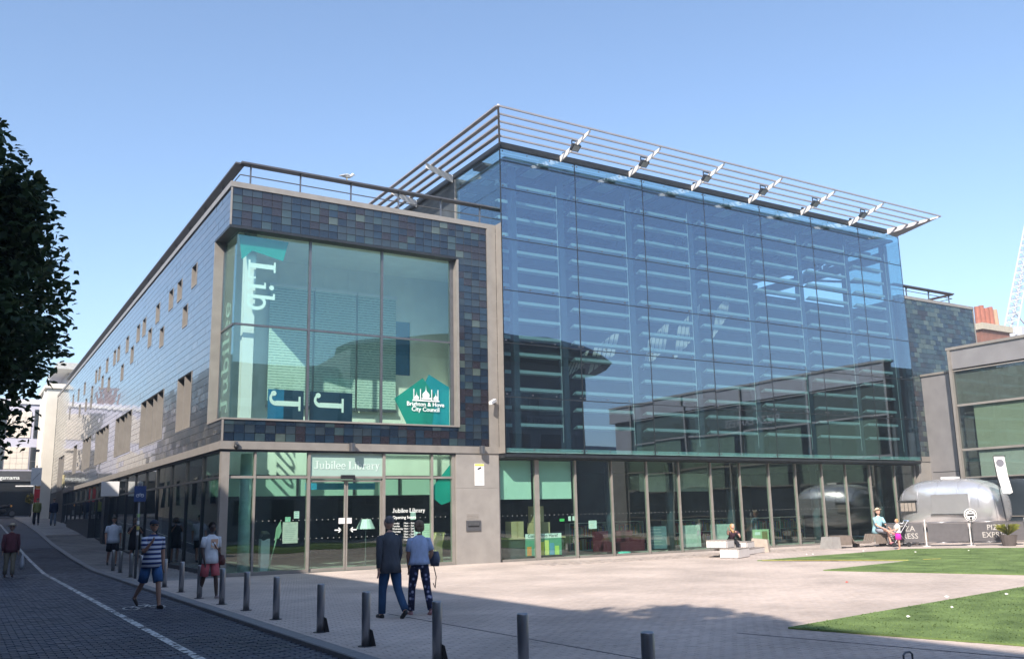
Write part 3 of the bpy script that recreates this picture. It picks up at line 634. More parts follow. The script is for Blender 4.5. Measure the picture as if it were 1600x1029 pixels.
# ------------------------------------------------------------------ glass hall
GX0 = XR+.03; BW = 3.254; gx = [GX0+i*BW for i in range(7)]; gx.append(gx[-1]+3.0)
GZ = [3.60, 5.47, 7.335, 9.20, 11.06, 12.92, 14.40]; GY = -.42
CWALL = B('curtain_wall_frame', dark, LIB, (GX0, gx[-1], GY+.03, GY+.07, 3.45, 3.55))
for i in range(7):
    for j in range(6):
        GP('glass_panel', gl_front, LIB, (gx[i]+.018, gx[i+1]-.018, GY, GY+.018, GZ[j]+.016, GZ[j+1]-.016))
jm = MB()
for x in gx[1:-1]: jm.box(x-.017, x+.017, GY+.002, GY+.03, 3.6, 14.4)
for z in GZ[1:-1]:
    for a, b in zip(gx, gx[1:]): jm.box(a+.012, b-.012, GY+.002, GY+.03, z-.015, z+.015)
jm.box(GX0-.02, GX0+.012, GY, GY+.03, 3.55, 14.4); jm.box(gx[-1]-.012, gx[-1]+.012, GY, GY+.03, 3.55, 14.4)
jm.build('glazing_gasket', dark, LIB)
bl = MB()
for i in range(7):
    for z in GZ:
        for fx in ((.09, BW/3+.05, 2*BW/3-.05, -.09)):
            x = (gx[i]+fx if fx > 0 else gx[i+1]+fx); n = 8
            if z not in (GZ[0], GZ[-1]) and fx not in (.09, -.09): pass
            bl.prism([(.028*math.cos(6.283*k/n), .028*math.sin(6.283*k/n)) for k in range(n)], (x, GY-.001, min(max(z+.09, 3.69), 14.31)), (1,0,0), (0,0,1), (0,-.012,0))
bl.build('glass_fixing', steel, LIB, kind='stuff')
for (c, d) in ((11.63, 12.92), (12.935, 14.40)):
    GP('glass_panel', gl_side, LIB, (GX0, GX0+.018, GY+.04, 2.93, c, d))
GP('glass_panel', gl_side, LIB, (gx[-1]-.018, gx[-1], GY+.04, 3, 3.62, 14.40))
B('hall_corner_return', beige, LIB, (9.20, 9.235, GY+.0, -.05, 3.57, 11.62))
B('sill_ledge', pm('ledge_teal', (.40,.55,.52), .5), LIB, (GX0+.02, gx[-1]-.02, GY+.08, GY+.25, 3.60, 3.74))
B('hall_soffit', dark, LIB, (9.2, gx[-1], GY+.07, 12, 3.42, 3.54))
# roof edge beam and canopy
B('roof_edge_beam', dark, LIB, (GX0-.03, gx[-1]-.9, GY-.06, GY+.12, 14.42, 14.62), (GX0-.03, GX0+.1, GY+.12, 12, 14.42, 14.62))
B('hall_roof', roofm, LIB, (9.4, 31.5, 3.2, 30, 14.3, 14.5), (9.4, 31.5, 1.2, 1.9, 14.38, 14.48))
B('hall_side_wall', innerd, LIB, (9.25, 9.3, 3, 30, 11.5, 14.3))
OX0, OX1, OY = 7.99, 32.25, -2.42
blade_m = pm('canopy_blade', (.33, .315, .335), .45, .3, .08, 3)
N_B = 5
m = MB(); m.bar((OX0-.02, OY-.02, 14.92), (GX0-.03, GY-.02, 14.55), .07, .05); CAN = m.build('canopy', blade_m, LIB)
for i in range(N_B):
    t = i/N_B; yb = OY+t*(GY-.03-OY); xb = OX0+t*(GX0-OX0-.05); x1 = OX1-t*(OX1-gx[-1]+.9)
    z = 14.90-.32*t
    m = MB(); m.bar((xb, yb, z), (x1, yb, z), .045, .06); m.build('blade', blade_m, CAN)
for i in range(4):
    t = i/4; xb = OX0+t*(GX0-OX0); z = 14.90-.32*t; yb = OY+t*(GY-.03-OY)
    m = MB(); m.bar((xb, yb+.05, z), (xb, 24, z), .16, .05); m.build('blade', blade_m, CAN)
brkt = pm('bracket_white', (.72, .70, .68), .5, 0, .04, 3)
def bracket(bx, big_=False):
    m = MB(); m.prism([(OY+.03, 14.80), (OY+.45, 14.66), (GY-.06, 14.34), (GY-.06, 14.56), (OY+.03, 14.88)], (bx-.016, 0, 0), (0,1,0), (0,0,1), (.032,0,0))
    o = m.build('bracket', brkt, CAN)
for i in range(6): bracket(11.80+i*3.254)
# solid tapering end plate on the right
m = MB(); m.add([(OX1, OY, 14.88), (gx[-1]-.9, GY-.06, 14.36), (gx[-1]-.25, GY-.06, 14.30), (OX1, OY, 14.93), (gx[-1]-.9, GY-.06, 14.62), (gx[-1]-.25, GY-.06, 14.45)],
                [(0,1,2),(3,5,4),(0,2,5,3),(1,0,3,4),(2,1,4,5)]); m.build('end_plate', blade_m, CAN)
m = MB(); m.prism([(OY+.05, 14.86), (GY-.3, 14.42), (GY-.3, 14.60), (OY+.05, 14.92)], (OX1-.75, 0, 0), (-.28,1,0), (0,0,1), (.03,0,0)); m.build('bracket', brkt, CAN)
for yb in (3.1, 6.35, 9.6, 12.85, 16.1):
    m = MB(); m.prism([(OX0+.03, 14.66), (GX0-.05, 14.26), (GX0-.05, 14.56), (OX0+.03, 14.87)], (0, yb, 0), (1,0,0), (0,0,1), (0,.032,0)); m.build('bracket', brkt, CAN)
for i in range(6): B('canopy_stub', dark, CAN, (11.98+i*3.254, 12.08+i*3.254, GY-.02, GY+.06, 14.62, 14.78))
# zinc standing-seam side behind the side glass
B('seamed_side_wall', beige, LIB, (9.30, 9.42, 2.97, 26, 11.45, 14.30))
m = MB()
for i in range(46): m.box(9.27, 9.299, 3.0+i*.5, 3.03+i*.5, 11.63, 14.28)
m.build('wall_seam', beige, LIB, kind='stuff')
m = MB(); m.box(9.18, 9.30, 2.93, 3.0, 11.63, 14.35); m.build('corner_flashing', beige, LIB)
# louvres, inner columns, trusses
for i in range(7):
    a = gx[i]+(.95 if i == 0 else .10); b = gx[i+1]-.52 if i < 6 else gx[i+1]-.75
    for j in range(15):
        z = 4.52+j*.6215
        if z > 13.6: continue
        m = MB(); m.add([(a,.12,z),(b,.12,z),(b,.36,z+.10),(a,.36,z+.10),(a,.12,z+.035),(b,.12,z+.035),(b,.36,z+.135),(a,.36,z+.135)] if False else
                        [(a,.10,z+.10),(b,.10,z+.10),(b,.34,z),(a,.34,z),(a,.10,z+.13),(b,.10,z+.13),(b,.34,z+.03),(a,.34,z+.03)], [(0,3,2,1),(4,5,6,7),(0,1,5,4),(1,2,6,5),(2,3,7,6),(3,0,4,7)])
        m.box(a, b, .09, .11, z+.02, z+.11); m.build('louvre', louvm, LIB)
for j in range(15):
    z = 4.52+j*.6215
    if z < 13.6:
        m = MB(); m.box(9.42, 9.82, .09, .11, z-.02, z+.10); m.box(9.42, 9.82, .111, .34, z+.07, z+.10); m.build('louvre', louvm, LIB)
for i in range(1, 8):
    B('hall_column', beam, LIB, (gx[i]-.38, gx[i]-.16, .16, .46, 3.55, 14.05))
    m = MB(); m.bar((gx[i]-.55, .06, 4.0), (gx[i]-.55, .06, 13.6), .012); m.build('louvre_rod', whitem, LIB)
B('hall_column', beam, LIB, (9.98, 10.2, .12, .42, 3.55, 14.2))
for i in range(1, 8):
    x = gx[i]-.27
    m = MB(); m.box(x-.09, x+.09, .45, 14, 13.3, 13.75); m.build('roof_beam', beam, LIB)
    m = MB(); m.bar((x, .45, 12.2), (x, 4.5, 13.3), .1, .12); m.bar((x-1.6, 2.6, 13.55), (x, 5.2, 13.5), .08, .1); m.build('roof_strut', beam, LIB)
for k in range(5): B('purlin', beam, LIB, (9.5, 31.5, 1.0+k*1.5, 1.12+k*1.5, 13.76, 13.9))
for i in range(7):
    for k in range(3):
        x = gx[i]+.4+k*.95; m = MB(); m.bar((x, -.2, 13.98), (x+.2, 7, 13.98), .07, .09); m.build('rafter', beam, LIB)
    m = MB(); m.bar((gx[i]+.1, .0, 13.3), (gx[i]+2.9, 4.0, 13.9), .12, .16); m.build('diagonal_beam', beam, LIB)
skyl = pm('skylight_pale', (.45,.62,.66), .6, 0, .1, 1.5)  # opaque pale pieces, daylight through roof skylights put into the colour
B('hall_ceiling', pm('ceiling_blue', (.13,.19,.23), .6, 0, .1, 1.5), LIB, (9.5, 31.5, -.28, 12, 14.1, 14.2))
for i in range(7):
    for k in range(4):
        for q in range(2):
            a = gx[i]+.25+q*1.25; B('skylight_panel', skyl, LIB, (a, a+random.uniform(.7, 1.05), .1+k*1.5, .8+k*1.5, 14.05, 14.097)) if random.random() < .75 else None
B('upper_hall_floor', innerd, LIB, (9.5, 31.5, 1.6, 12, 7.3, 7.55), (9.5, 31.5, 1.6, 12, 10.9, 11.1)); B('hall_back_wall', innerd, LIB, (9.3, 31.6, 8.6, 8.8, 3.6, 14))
peach = pm('sun_patch_peach', (.85, .68, .62), .8, 0, .08, 1.5)  # peach pieces stand in for patches of sunlight on the inner wall
tv = []
for (a, b, c, d) in ((13.3, 14.3, 6.6, 7.6), (14.5, 15.9, 6.9, 8.4), (17.3, 18.6, 7.2, 9.0), (19.0, 20.4, 7.8, 9.8), (21.3, 22.3, 8.9, 10.7)):
    n = 5
    for q in range(n):
        x = a+(b-a)*q/n; m = MB(); zz = c+(d-c)*q/n*.6
        m.prism([(x, zz), (x+(b-a)/n*.72, zz+.12), (x+(b-a)/n*.72+.35, zz+(d-c)*.8), (x+.35, zz+(d-c)*.72)], (0, 1.9, 0), (1,0,0), (0,0,1), (0,.03,0)); m.build('sun_patch', peach, LIB)
# ground floor of the hall: glazing set back under the glass box
gm = MB(); gxs = [9.25, 10.78, 12.42, 14.05, 15.7, 17.3, 18.95, 20.55, 22.2, 23.8, 25.45, 27.0, 28.65, 30.4, 31.9]
for i, x in enumerate(gxs): w = .085 if i in (1,) else (.024 if i % 2 else .036); gm.box(x-w, x+w, .09, .23, -.03, 3.42)
for a, b in zip(gxs, gxs[1:]): gm.box(a+.1, b-.1, .10, .22, -.03, .07)
HF = gm.build('hall_ground_frame', beige, LIB)
for a, b in zip(gxs, gxs[1:]): GP('pane', gl_entry, HF, (a+.045, b-.045, .15, .165, .07, 3.42))
B('hall_lintel', dark, LIB, (9.2, 31.9, .0, .3, 3.38, 3.415))
for a, b in ((9.3, 10.66), (10.9, 12.36)): B('roller_blind', blind, LIB, (a, b, .30, .32, 2.05, 3.36))
B('roller_blind', pm('blind_grey', (.33,.33,.32), .7), LIB, (16.4, 20.0, 1.4, 1.42, 2.3, 3.0))
for x in (14.9, 17.9, 21.2, 26.4, 30.9):
    m = MB(); m.tube([(x, 1.4, 0), (x, 1.4, 3.42)], .17, 14); m.build('round_column', beam, LIB, smooth=True)
for x0, x1 in ((9.35, 12.3),(13.0, 15.5),(17.6, 18.8), (19.1, 20.4)):
    pass
dots = MB()
for x in [9.4+.19*i for i in range(112)]:
    n = 6; dots.prism([(.012*math.cos(6.283*k/n), .012*math.sin(6.283*k/n)) for k in range(n)], (x, .148, 1.5), (1,0,0), (0,0,1), (0,-.003,0))
dots.build('safety_dots', pm('dot_grey', (.45,.5,.48), .6), LIB, kind='stuff')
# handrails
def handrail(nm, pts, posts, zt, zb=11.62):
    h = MB(); 
    for a, b in zip(pts, pts[1:]): h.bar((*a, zt), (*b, zt), .30, .05)
    h_ = h.build('handrail', railm, LIB)
    m = MB()
    for a, b in zip(pts, pts[1:]): m.tube([(*a, zb+.36), (*b, zb+.36)], .018, 6)
    m.build('rail_wire', steel, h_)
    for p in posts:
        m = MB(); m.bar((*p, zb), (*p, zt-.03), .045); m.bar((p[0], p[1], zt-.2), (p[0]-.0, p[1]-.1, zt-.03), .03); m.build('rail_post', steel, h_)
handrail('a', [(9.45, .28), (.30, .28), (.30, 50)], [(.62, .28), (2.2, .28), (3.9, .28), (5.6, .28), (7.2, .28), (8.75, .28)]+[(.32, y) for y in (2.5, 5, 7.5, 10, 13, 16, 20)], 12.35)
handrail('b', [(31.9, .3), (36.8, .3), (36.8, 6)], [(33, .3), (34.8, .3), (36.5, .3)], 12.2)
# fixtures
def floodlight(x, n):
    t = thing('floodlight', 'floodlight hanging under the roof canopy, '+n, 'floodlight', (x, -1.5, 14.62), 0, 'floodlights along the roof canopy')
    m = MB(); m.bar((-.17, -.03, -.12), (-.17, .12, -.26), .012, .26) if False else m.add([(-.17,-.12,-.05),(.17,-.12,-.05),(.17,.10,-.20),(-.17,.10,-.20),(-.17,-.06,.03),(.17,-.06,.03),(.17,.16,-.12),(-.17,.16,-.12)], [(0,3,2,1),(4,5,6,7),(0,1,5,4),(1,2,6,5),(2,3,7,6),(3,0,4,7)])
    m.build('housing', dark, t); m = MB(); m.add([(-.13,-.10,-.067),(.13,-.10,-.067),(.13,.08,-.19),(-.13,.08,-.19),(-.13,-.104,-.073),(.13,-.104,-.073),(.13,.076,-.196),(-.13,.076,-.196)], [(0,1,2,3),(4,7,6,5),(0,4,5,1),(1,5,6,2),(2,6,7,3),(3,7,4,0)]); m.build('lens', pm('lens_grey', (.3,.33,.36), .2), t)
    m = MB(); m.bar((-.15, .02, -.05), (-.15, .02, .16), .03); m.bar((.15, .02, -.05), (.15, .02, .16), .03); m.bar((-.16, .02, .16), (.16, .02, .16), .032); m.build('yoke', dark, t)
for i, nm in enumerate(('nearest the tall front corner', 'second from the tall front corner', 'third from the tall front corner', 'third from the right roof tip', 'second from the right roof tip', 'nearest the right roof tip')): floodlight(11.78+i*3.2, nm)
def lamp(x, lab):
    t = thing('wall_lamp', lab, 'wall light', (x, -.05, 3.68), 0, 'lamps on the band above the entrance')
    m = MB(); m.tube([(0, -.15, -.13), (0, -.15, .12)], .095, 16); m.build('lamp_body', stain, t, smooth=False); B('lamp_arm', steel, t, (-.03, .03, -.07, 0, -.03, .03))
lamp(3.87, 'small steel cylinder lamp above the Jubilee Library sign'); lamp(8.45, 'small steel cylinder lamp above the stone panel by the entrance')
t = thing('dome_camera', 'dark round security camera at the corner above the entrance', 'security camera', (.38, -.05, 3.68))
m = MB(); m.ball((0, -.10, -.05), .075, 12, 8); m.build('camera_dome', black, t, True); B('bracket', steel, t, (-.04, .04, -.12, 0, .02, .09))
t = thing('bullet_camera', 'white security camera on the beige pilaster pointing at the square', 'security camera', (8.98, -.045, 5.30))
m = MB(); m.bar((.02, -.12, .06), (-.30, -.34, -.08), .11, .10); m.build('camera_body', whitem, t); m = MB(); m.bar((.02, 0, -.03), (.0, -.17, .03), .05, .05); m.build('bracket', steel, t)
t = thing('notice_sign', 'tall white camera warning sign on the stone panel', 'sign', (8.43, -.012, 2.87))
B('plate', whitem, t, (-.18, .18, -.012, 0, -.36, .36)); B('yellow_band', pm('sign_yellow', (.75,.62,.12), .5), t, (-.17, .17, -.0145, -.0125, .28, .35)); m = MB(); m.bar((-.07, -.014, .17), (.06, -.014, .23), .004, .05); m.build('camera_symbol', black, t)
B('small_print', pm('print_grey', (.45,.45,.45), .6), t, *[(-.13, .13, -.0145, -.0125, -.30+.04*i, -.285+.04*i) for i in range(6)])
t = thing('book_return_slot', 'metal returns slot set in the stone panel', 'returns slot', (8.18, -.012, 1.21))
B('frame', steel, t, (-.27, .27, -.03, 0, -.17, .17)); B('flap', stain, t, (-.2, .2, -.045, -.031, .01, .10)); B('slot_opening', black, t, (-.2, .2, -.036, -.031, -.04, .0))
B('engraved_panel', pm('engraved', (.26,.235,.21), .6), t, *[(-.24, .2, -.004, -.0005, .22+.045*i, .24+.045*i) for i in range(4)])
# seagull
t = thing('seagull', 'white seagull standing on the roof handrail above the corner window', 'bird', (3.73, .22, 12.38))
m = MB(); m.tube([(-.2,0,.13),(-.1,0,.15),(0,0,.16),(.10,0,.17),(.17,0,.20)], [.015,.05,.075,.06,.035], 10); m.ball((.2, 0, .25), .045, 8, 6); m.tube([(.15,0,.18),(.2,0,.25)], .04, 8); m.build('body', white, t, True)
m = MB(); m.tube([(-.27,.03,.12),(-.1,.05,.17),(.06,.05,.18)], [.01,.035,.03], 8); m.tube([(-.27,-.03,.12),(-.1,-.05,.17),(.06,-.05,.18)], [.01,.035,.03], 8); m.build('wing', pm('gull_grey', (.35,.37,.4), .7), t, True)
m = MB(); m.tube([(.235,0,.25),(.30,0,.235)], [.014,.004], 6); m.build('beak', pm('beak_yellow', (.7,.5,.08), .5), t)
for s in (-.025, .025): m = MB(); m.bar((0, s, 0), (0, s, .1), .012); m.build('leg', MATS['beak_yellow'], t)
# ------------------------------------------------------------------ buildings around the square
def facade(nm, label, cat, mat, x0, x1, y0, y1, h, wins, zbase=0, pane=None):
    t = thing(nm, label, cat, ((x0+x1)/2, (y0+y1)/2, zbase))
    cx, cy_ = (x0+x1)/2, (y0+y1)/2; hx, hy = (x1-x0)/2, (y1-y0)/2
    B('wall', mat, t, (-hx, hx, -hy, hy, -.5, h))
    for (face, a, b, c, d) in wins:
        e = .06
        if face == '-x': bx = (-hx-.05, -hx-.003, a-cy_, b-cy_, c, d); px = (-hx-.06, -hx-.051, a-cy_+e, b-cy_-e, c+e, d-e)
        if face == '+x': bx = (hx+.003, hx+.05, a-cy_, b-cy_, c, d); px = (hx+.051, hx+.06, a-cy_+e, b-cy_-e, c+e, d-e)
        if face == '-y': bx = (a-cx, b-cx, -hy-.05, -hy-.003, c, d); px = (a-cx+e, b-cx-e, -hy-.06, -hy-.051, c+e, d-e)
        if face == '+y': bx = (a-cx, b-cx, hy+.003, hy+.05, c, d); px = (a-cx+e, b-cx-e, hy+.051, hy+.06, c+e, d-e)
        w = B('window', steel, t, bx); B('pane', pane or win_dark, w, px)
    return t
gl_eb = glass('blind_window_glass', (.75,.8,.78), .08)
win_dark = pm('window_dark', (.03,.04,.05), .08, 0, .3, 1, spec=.8)
# west side of the street (casts the street's shade, mirrored in the street glass)
cream = pm('cream_render', (.55,.50,.42), .8, 0, .08, .6); brown = pm('brown_brick', (.25,.16,.12), .85, 0, .15, 1.2); grey_r = pm('grey_render', (.33,.33,.34), .8, 0, .1, .5)
pink_stone = pm('pink_stone', (.62,.52,.46), .8, 0, .08, .6)
wins = [('+x', y, y+1.6, z, z+1.8) for y in frange(-27, 3, 3.2)[:-1] for z in (4.2, 7.4, 10.6)]
facade('terrace_building', 'long rendered building across the street that shades the pavement', 'building', grey_r, -20, -11.6, -29, 6, 14.15, wins+[('+x', y, y+2.6, .6, 3.0) for y in frange(-27, 3, 3.6)[:-1]])
facade('tall_building', 'taller brick building across the street beside the photographer', 'building', brown, -20, -11.6, -60, -29.05, 15.3, [('+x', y, y+1.4, z, z+1.8) for y in frange(-56, -32, 3)[:-1] for z in (4.2, 7.4, 10.6)])
facade('stone_building', 'pale stone building mirrored in the far tiles of the library wall', 'building', pink_stone, -20, -9.4, 6.05, 30, 12.2, [('+x', y, y+1.3, z, z+2) for y in frange(8, 27, 3)[:-1] for z in (2.0, 5.4, 8.8)])
facade('cream_building', 'cream building uphill mirrored in the far tiles', 'building', cream, -20, -8.2, 30.05, 57, 12.4, [('+x', y, y+1.3, z, z+2) for y in frange(32, 54, 3)[:-1] for z in (2.6, 6, 9.4)])
# south side mirrored in the glass hall
facade('south_terrace', 'dark terrace across the square mirrored low in the entrance glass', 'building', MATS['grey_render'], -9, 17.9, -66, -38, 12.6, [('+y', x, x+1.6, z, z+1.8) for x in frange(-8, 15, 3)[:-1] for z in (1.2, 4.4, 7.6, 10)])
curved = facade('curved_roof_building', 'dark building with overhanging curved roof mirrored in the curtain wall', 'building', pm('dark_render', (.10,.11,.12), .6, 0, .2, .4), 18, 38.6, -46, -36, 13.6,
       [('+y', x, x+2.2, z, z+1.9) for x in frange(19, 36, 3)[:-1] for z in (2.5, 6, 9.5)])
m = MB(); m.rings([(3, 0, 13.9, 12, 8), (3, 0, 14.5, 12.6, 8.6), (3, 0, 15.3, 11, 7.4), (3, 0, 15.8, 8, 5)]); m.build('curved_roof', dark, curved)
B('sign_board', pm('sign_grey', (.16,.17,.19), .6), curved, (4.5, 8.5, 5.06, 5.12, 8.3, 9.3)); ftext('lettering', 'MY HOTELS', (8.2, 5.13, 8.6), (R(90), 0, R(180)), .7, pm('sign_letter_dark', (.03,.03,.04), .5), curved, bold=.01)
facade('low_south_building', 'low building on the far side of the square', 'building', grey_r, 39, 60, -60, -40, 7.5, [])
# east side: zinc clad restaurant building, taller block and set-back block
EB = thing('zinc_building', 'grey zinc clad building with large blinded windows right of the library', 'building', (35, -12, 0))
def eb(nm, mat, *bx): return B(nm, mat, EB, *[(a-35, b-35, c+12, d+12, e, f) for a, b, c, d, e, f in bx])
def ebp(par, nm, mat, *bx): return B(nm, mat, par, *[(a-35, b-35, c+12, d+12, e, f) for a, b, c, d, e, f in bx])
eb('wall', zinc, (32.6, 42, -24, -2.2, 0, 8.3)); eb('set_back_wall', zinc, (33.0, 42, -2.19, -.05, 0, 7.62), (33.0, 42, -.05, .0, 0, 7.62) )
eb('parapet', zinc, (32.1, 32.6, -24, -2.1, 7.62, 8.5)); eb('parapet_cap', beige, (32.02, 32.7, -24, -2.02, 8.5, 8.62)); eb('set_back_cap', beige, (32.93, 33.4, -2.0, .0, 7.62, 7.72))
for k, y in enumerate((-2.15, -7.0, -11.9, -16.8, -21.7)): eb('post', beige, (32.0, 32.2, y-.06, y+.06, 0, 8.48))
for y in (-2.15, -7.0, -11.9, -16.8):
    a, b = y-4.78, y-.07
    for (c, d, mt_) in ((6.0, 7.5, pm('blind_grey', (.33,.33,.32), .7)), (4.0, 5.9, pm('glass_blind_green', (.60,.68,.52), .6, 0, .06, .5)), (2.75, 3.9, pm('frosted_green', (.80,.88,.80), .5, 0, .05, .5))):
        w = eb('window', beige, (32.12, 32.2, a, b, c-.05, c), (32.12, 32.2, a, b, d, d+.05)); ebp(w, 'pane', gl_eb, (32.15, 32.165, a, b, c, d))
        ebp(w, 'window_blind', mt_, (32.25, 32.3, a, b-.7 if c < 5.95 else b, c, d))
    eb('shop_window', win_dark, (32.25, 32.3, a, b, .1, 2.6)); eb('door_rail', beige, (32.2, 32.24, a, b, 1.0, 1.04))
eb('seam', dark, (32.985, 32.999, -1.45, -1.43, .1, 7.6), (32.985, 32.999, -2.1, -.1, 3.05, 3.07))
ftext('lettering', 'PIZZA EXPRESS', (32.05-35, -9.0+12, 6.25), (R(90), 0, R(-90)), .62, pm('letter_dim', (.26,.26,.26), .6), EB, bold=.0)
t = thing('globe_lamp', 'small white globe lamp on the zinc building corner post', 'wall light', (31.98, -2.2, 2.45)); m = MB(); m.ball((-.1, 0, 0), .10, 12, 8); m.build('globe', whitem, t, True); B('lamp_arm', steel, t, (-.05, .02, -.02, .02, -.03, .03))
# brick house behind with chimney pots
BH = thing('brick_house', 'old brick house behind with a chimney stack above the zinc parapet', 'house', (64.0, 16, 0))
bk = pm('red_brick', (.22,.10,.07), .9, 0, .25, 2)
B('wall', bk, BH, (-6, 8, -3, 5, 0, 11.6)); m = MB(); m.prism([(-3.2,11.6),(5.2,11.6),(1,14.2)], (-6.2,0,0), (0,1,0), (0,0,1), (14.4,0,0)); m.build('roof', pm('slate_roof', (.10,.08,.085), .8, 0, .2, 2), BH)
ST = B('chimney', bk, BH, (-2.4, 1.4, -2.6, -1.4, 11.6, 15.0)); B('chimney_cap', pm('cap_stone', (.42,.38,.30), .8), ST, (-2.6, 1.6, -2.8, -1.2, 15.0, 15.5))
for i in range(5):
    m = MB(); m.tube([(-1.75+i*.62, -2, 15.5), (-1.75+i*.62, -2, 17.0+.15*(i % 2)), ], [.24, .2], 10); m.build('chimney_pot', pm('pot_pale', (.42,.28,.19), .8) if i == 4 else pm('terracotta', (.33,.12,.08), .8, 0, .15, 3), ST)
# tower crane jib
CR = thing('tower_crane', 'white lattice jib of a tower crane rising behind the rooftops', 'crane', (99.3, 32, 0))
crm = pm('crane_white', (.48,.49,.52), .5); m = MB(); A = Vector((0, 0, 21.0)); Bv = Vector((9.2, 0, 38)); n = 18; w = .5
def cpt(t, k): return A.lerp(Bv, t)+Vector(((-w, .6, .3), (w, .6, -.3), (0, -.6, 0))[k])
for k in range(3): m.bar(cpt(0, k), cpt(1, k), .13)
for i in range(n):
    for k in range(3): m.bar(cpt(i/n, k), cpt((i+.5)/n, (k+1) % 3), .07); m.bar(cpt((i+.5)/n, (k+1) % 3), cpt((i+1)/n, k), .07)
m.build('jib', crm, CR)
m = MB()
for sx in (-.9, .9):
    for sy in (-.9, .9): m.bar((sx-.4, sy, 0), (sx-.4, sy, 21), .18)
for i in range(14): m.bar((-1.3, -.9, i*1.5), (.5, -.9, i*1.5+1.5), .1); m.bar((.5, .9, i*1.5), (-1.3, .9, i*1.5+1.5), .1)
m.build('mast', crm, CR); B('operator_cab', crm, CR, (.3, 2.6, -1.2, 1.2, 20.2, 22.0)); B('counterweight', pm('crane_red', (.6,.1,.08), .5), CR, (2.7, 5.2, -1, 1, 20.3, 21.6))
m = MB(); m.bar((3.8, 0, 22.4), (1.5, 0, 24), .14); m.bar((1.5, 0, 24), (4.6, 0, 29.5), .06); m.build('stay', crm, CR)
# ------------------------------------------------------------------ top of the street
WG = thing('restaurant_building', 'white tiled building with dark restaurant front at the top of the street', 'building', (-4, 68, 2.2))
pale = pm('pale_blue_render', (.55,.55,.66), .75, 0, .06, .5); wt = pm('white_wall_tile', (.72,.66,.58), .6, 0, .06, 2)
B('wall', pale, WG, (-12, 5.0, -4, 4, -.4, 10.2)); B('shop_front', pm('shop_black', (.02,.022,.025), .3), WG, (-12, 4.9, -4.12, -4.005, 0, 3.5)); B('shop_fascia', pm('fascia_grey', (.075,.08,.09), .5), WG, (-12, 4.95, -4.25, -4.125, 2.95, 3.85))
n = 0
for (z0_, z1_) in ((4.0, 5.95), (6.75, 9.1)):
    for (a, b) in ((-7.4, -5.0), (-4.6+.0, -2.2), (.95, 2.85), (-1.7, .55)):
        tl = (z1_-z0_)/4; is_tile = (a in (.95,)) or a == -4.6
        if is_tile:
            for r_ in range(4):
                for q in range(4):
                    wq = (b-a)/4; B('wall_tile', wt, WG, (a+q*wq+.01, a+(q+1)*wq-.01, -4.05, -4.002, z0_+r_*tl+.01, z0_+(r_+1)*tl-.01))
        else:
            pass
for (a, b, c, d) in ((2.93, 4.25, 4.0, 5.95), (3.05, 4.2, 6.75, 9.3), (-.6, .9, 4.0, 5.95), (-.4, .9, 6.75, 9.3), (-6.9, -5.0, 4.0, 5.95)):
    w = B('window', steel, WG, (a, b, -4.06, -4.003, c, d)); B('pane', win_dark, w, (a+.07, b-.07, -4.075, -4.061, c+.07, d-.07)); B('transom', steel, w, (a+.07, b-.07, -4.085, -4.076, c+(d-c)*.35, c+(d-c)*.35+.07))
B('door_lintel', whitem, WG, (2.0, 4.6, -4.14, -4.13, 2.5, 2.6))
ftext('lettering', 'wagamama', (2.27, -4.256, 3.12), FR, .47, letter_white, WG, bold=.012, align='RIGHT')
B('roof_edge', whitem, WG, (-12, 5.1, -4.15, -4.0, 9.75, 10.0)); B('chimney_stack', bk, WG, (-2.0, -.5, -1, 1, 10.2, 12.2)) 
CB = thing('cream_corner_building', 'narrow cream building beyond the end of the library wall', 'building', (4, 59, 0))
crm2 = pm('cream_wall', (.70,.66,.58), .8, 0, .08, .8)
B('wall', crm2, CB, (-4.75, 6, -4.6, 2.5, 0, 12.6)); B('drain_pipe', whitem, CB, (-4.9, -4.76, -3.3, -3.15, 1.6, 12.4)); B('cornice', crm2, CB, (-4.95, 6, -4.8, 2.5, 12.2, 12.45))
B('door_recess', dark, CB, (-4.82, -4.755, -2.0, -.6, 1.7, 4.4)); B('wall_sign', dark, CB, (-5.4, -4.95, -4.4, -4.36, 7.1, 7.3))
RT = thing('rooftop_pavilion', 'grey metal rooftop box with overhanging roof behind the far end of the library', 'building', (5, 62, 10))
B('wall', zinc, RT, (-4, 8, -3, 4, 0, 4.2)); B('roof', pm('pavilion_roof', (.42,.43,.42), .5), RT, (-5.0, 9, -5.3, 5, 4.2, 4.75)); B('glazing', win_dark, RT, (-3.6, 7, -3.06, -3.003, 1.3, 3.4))
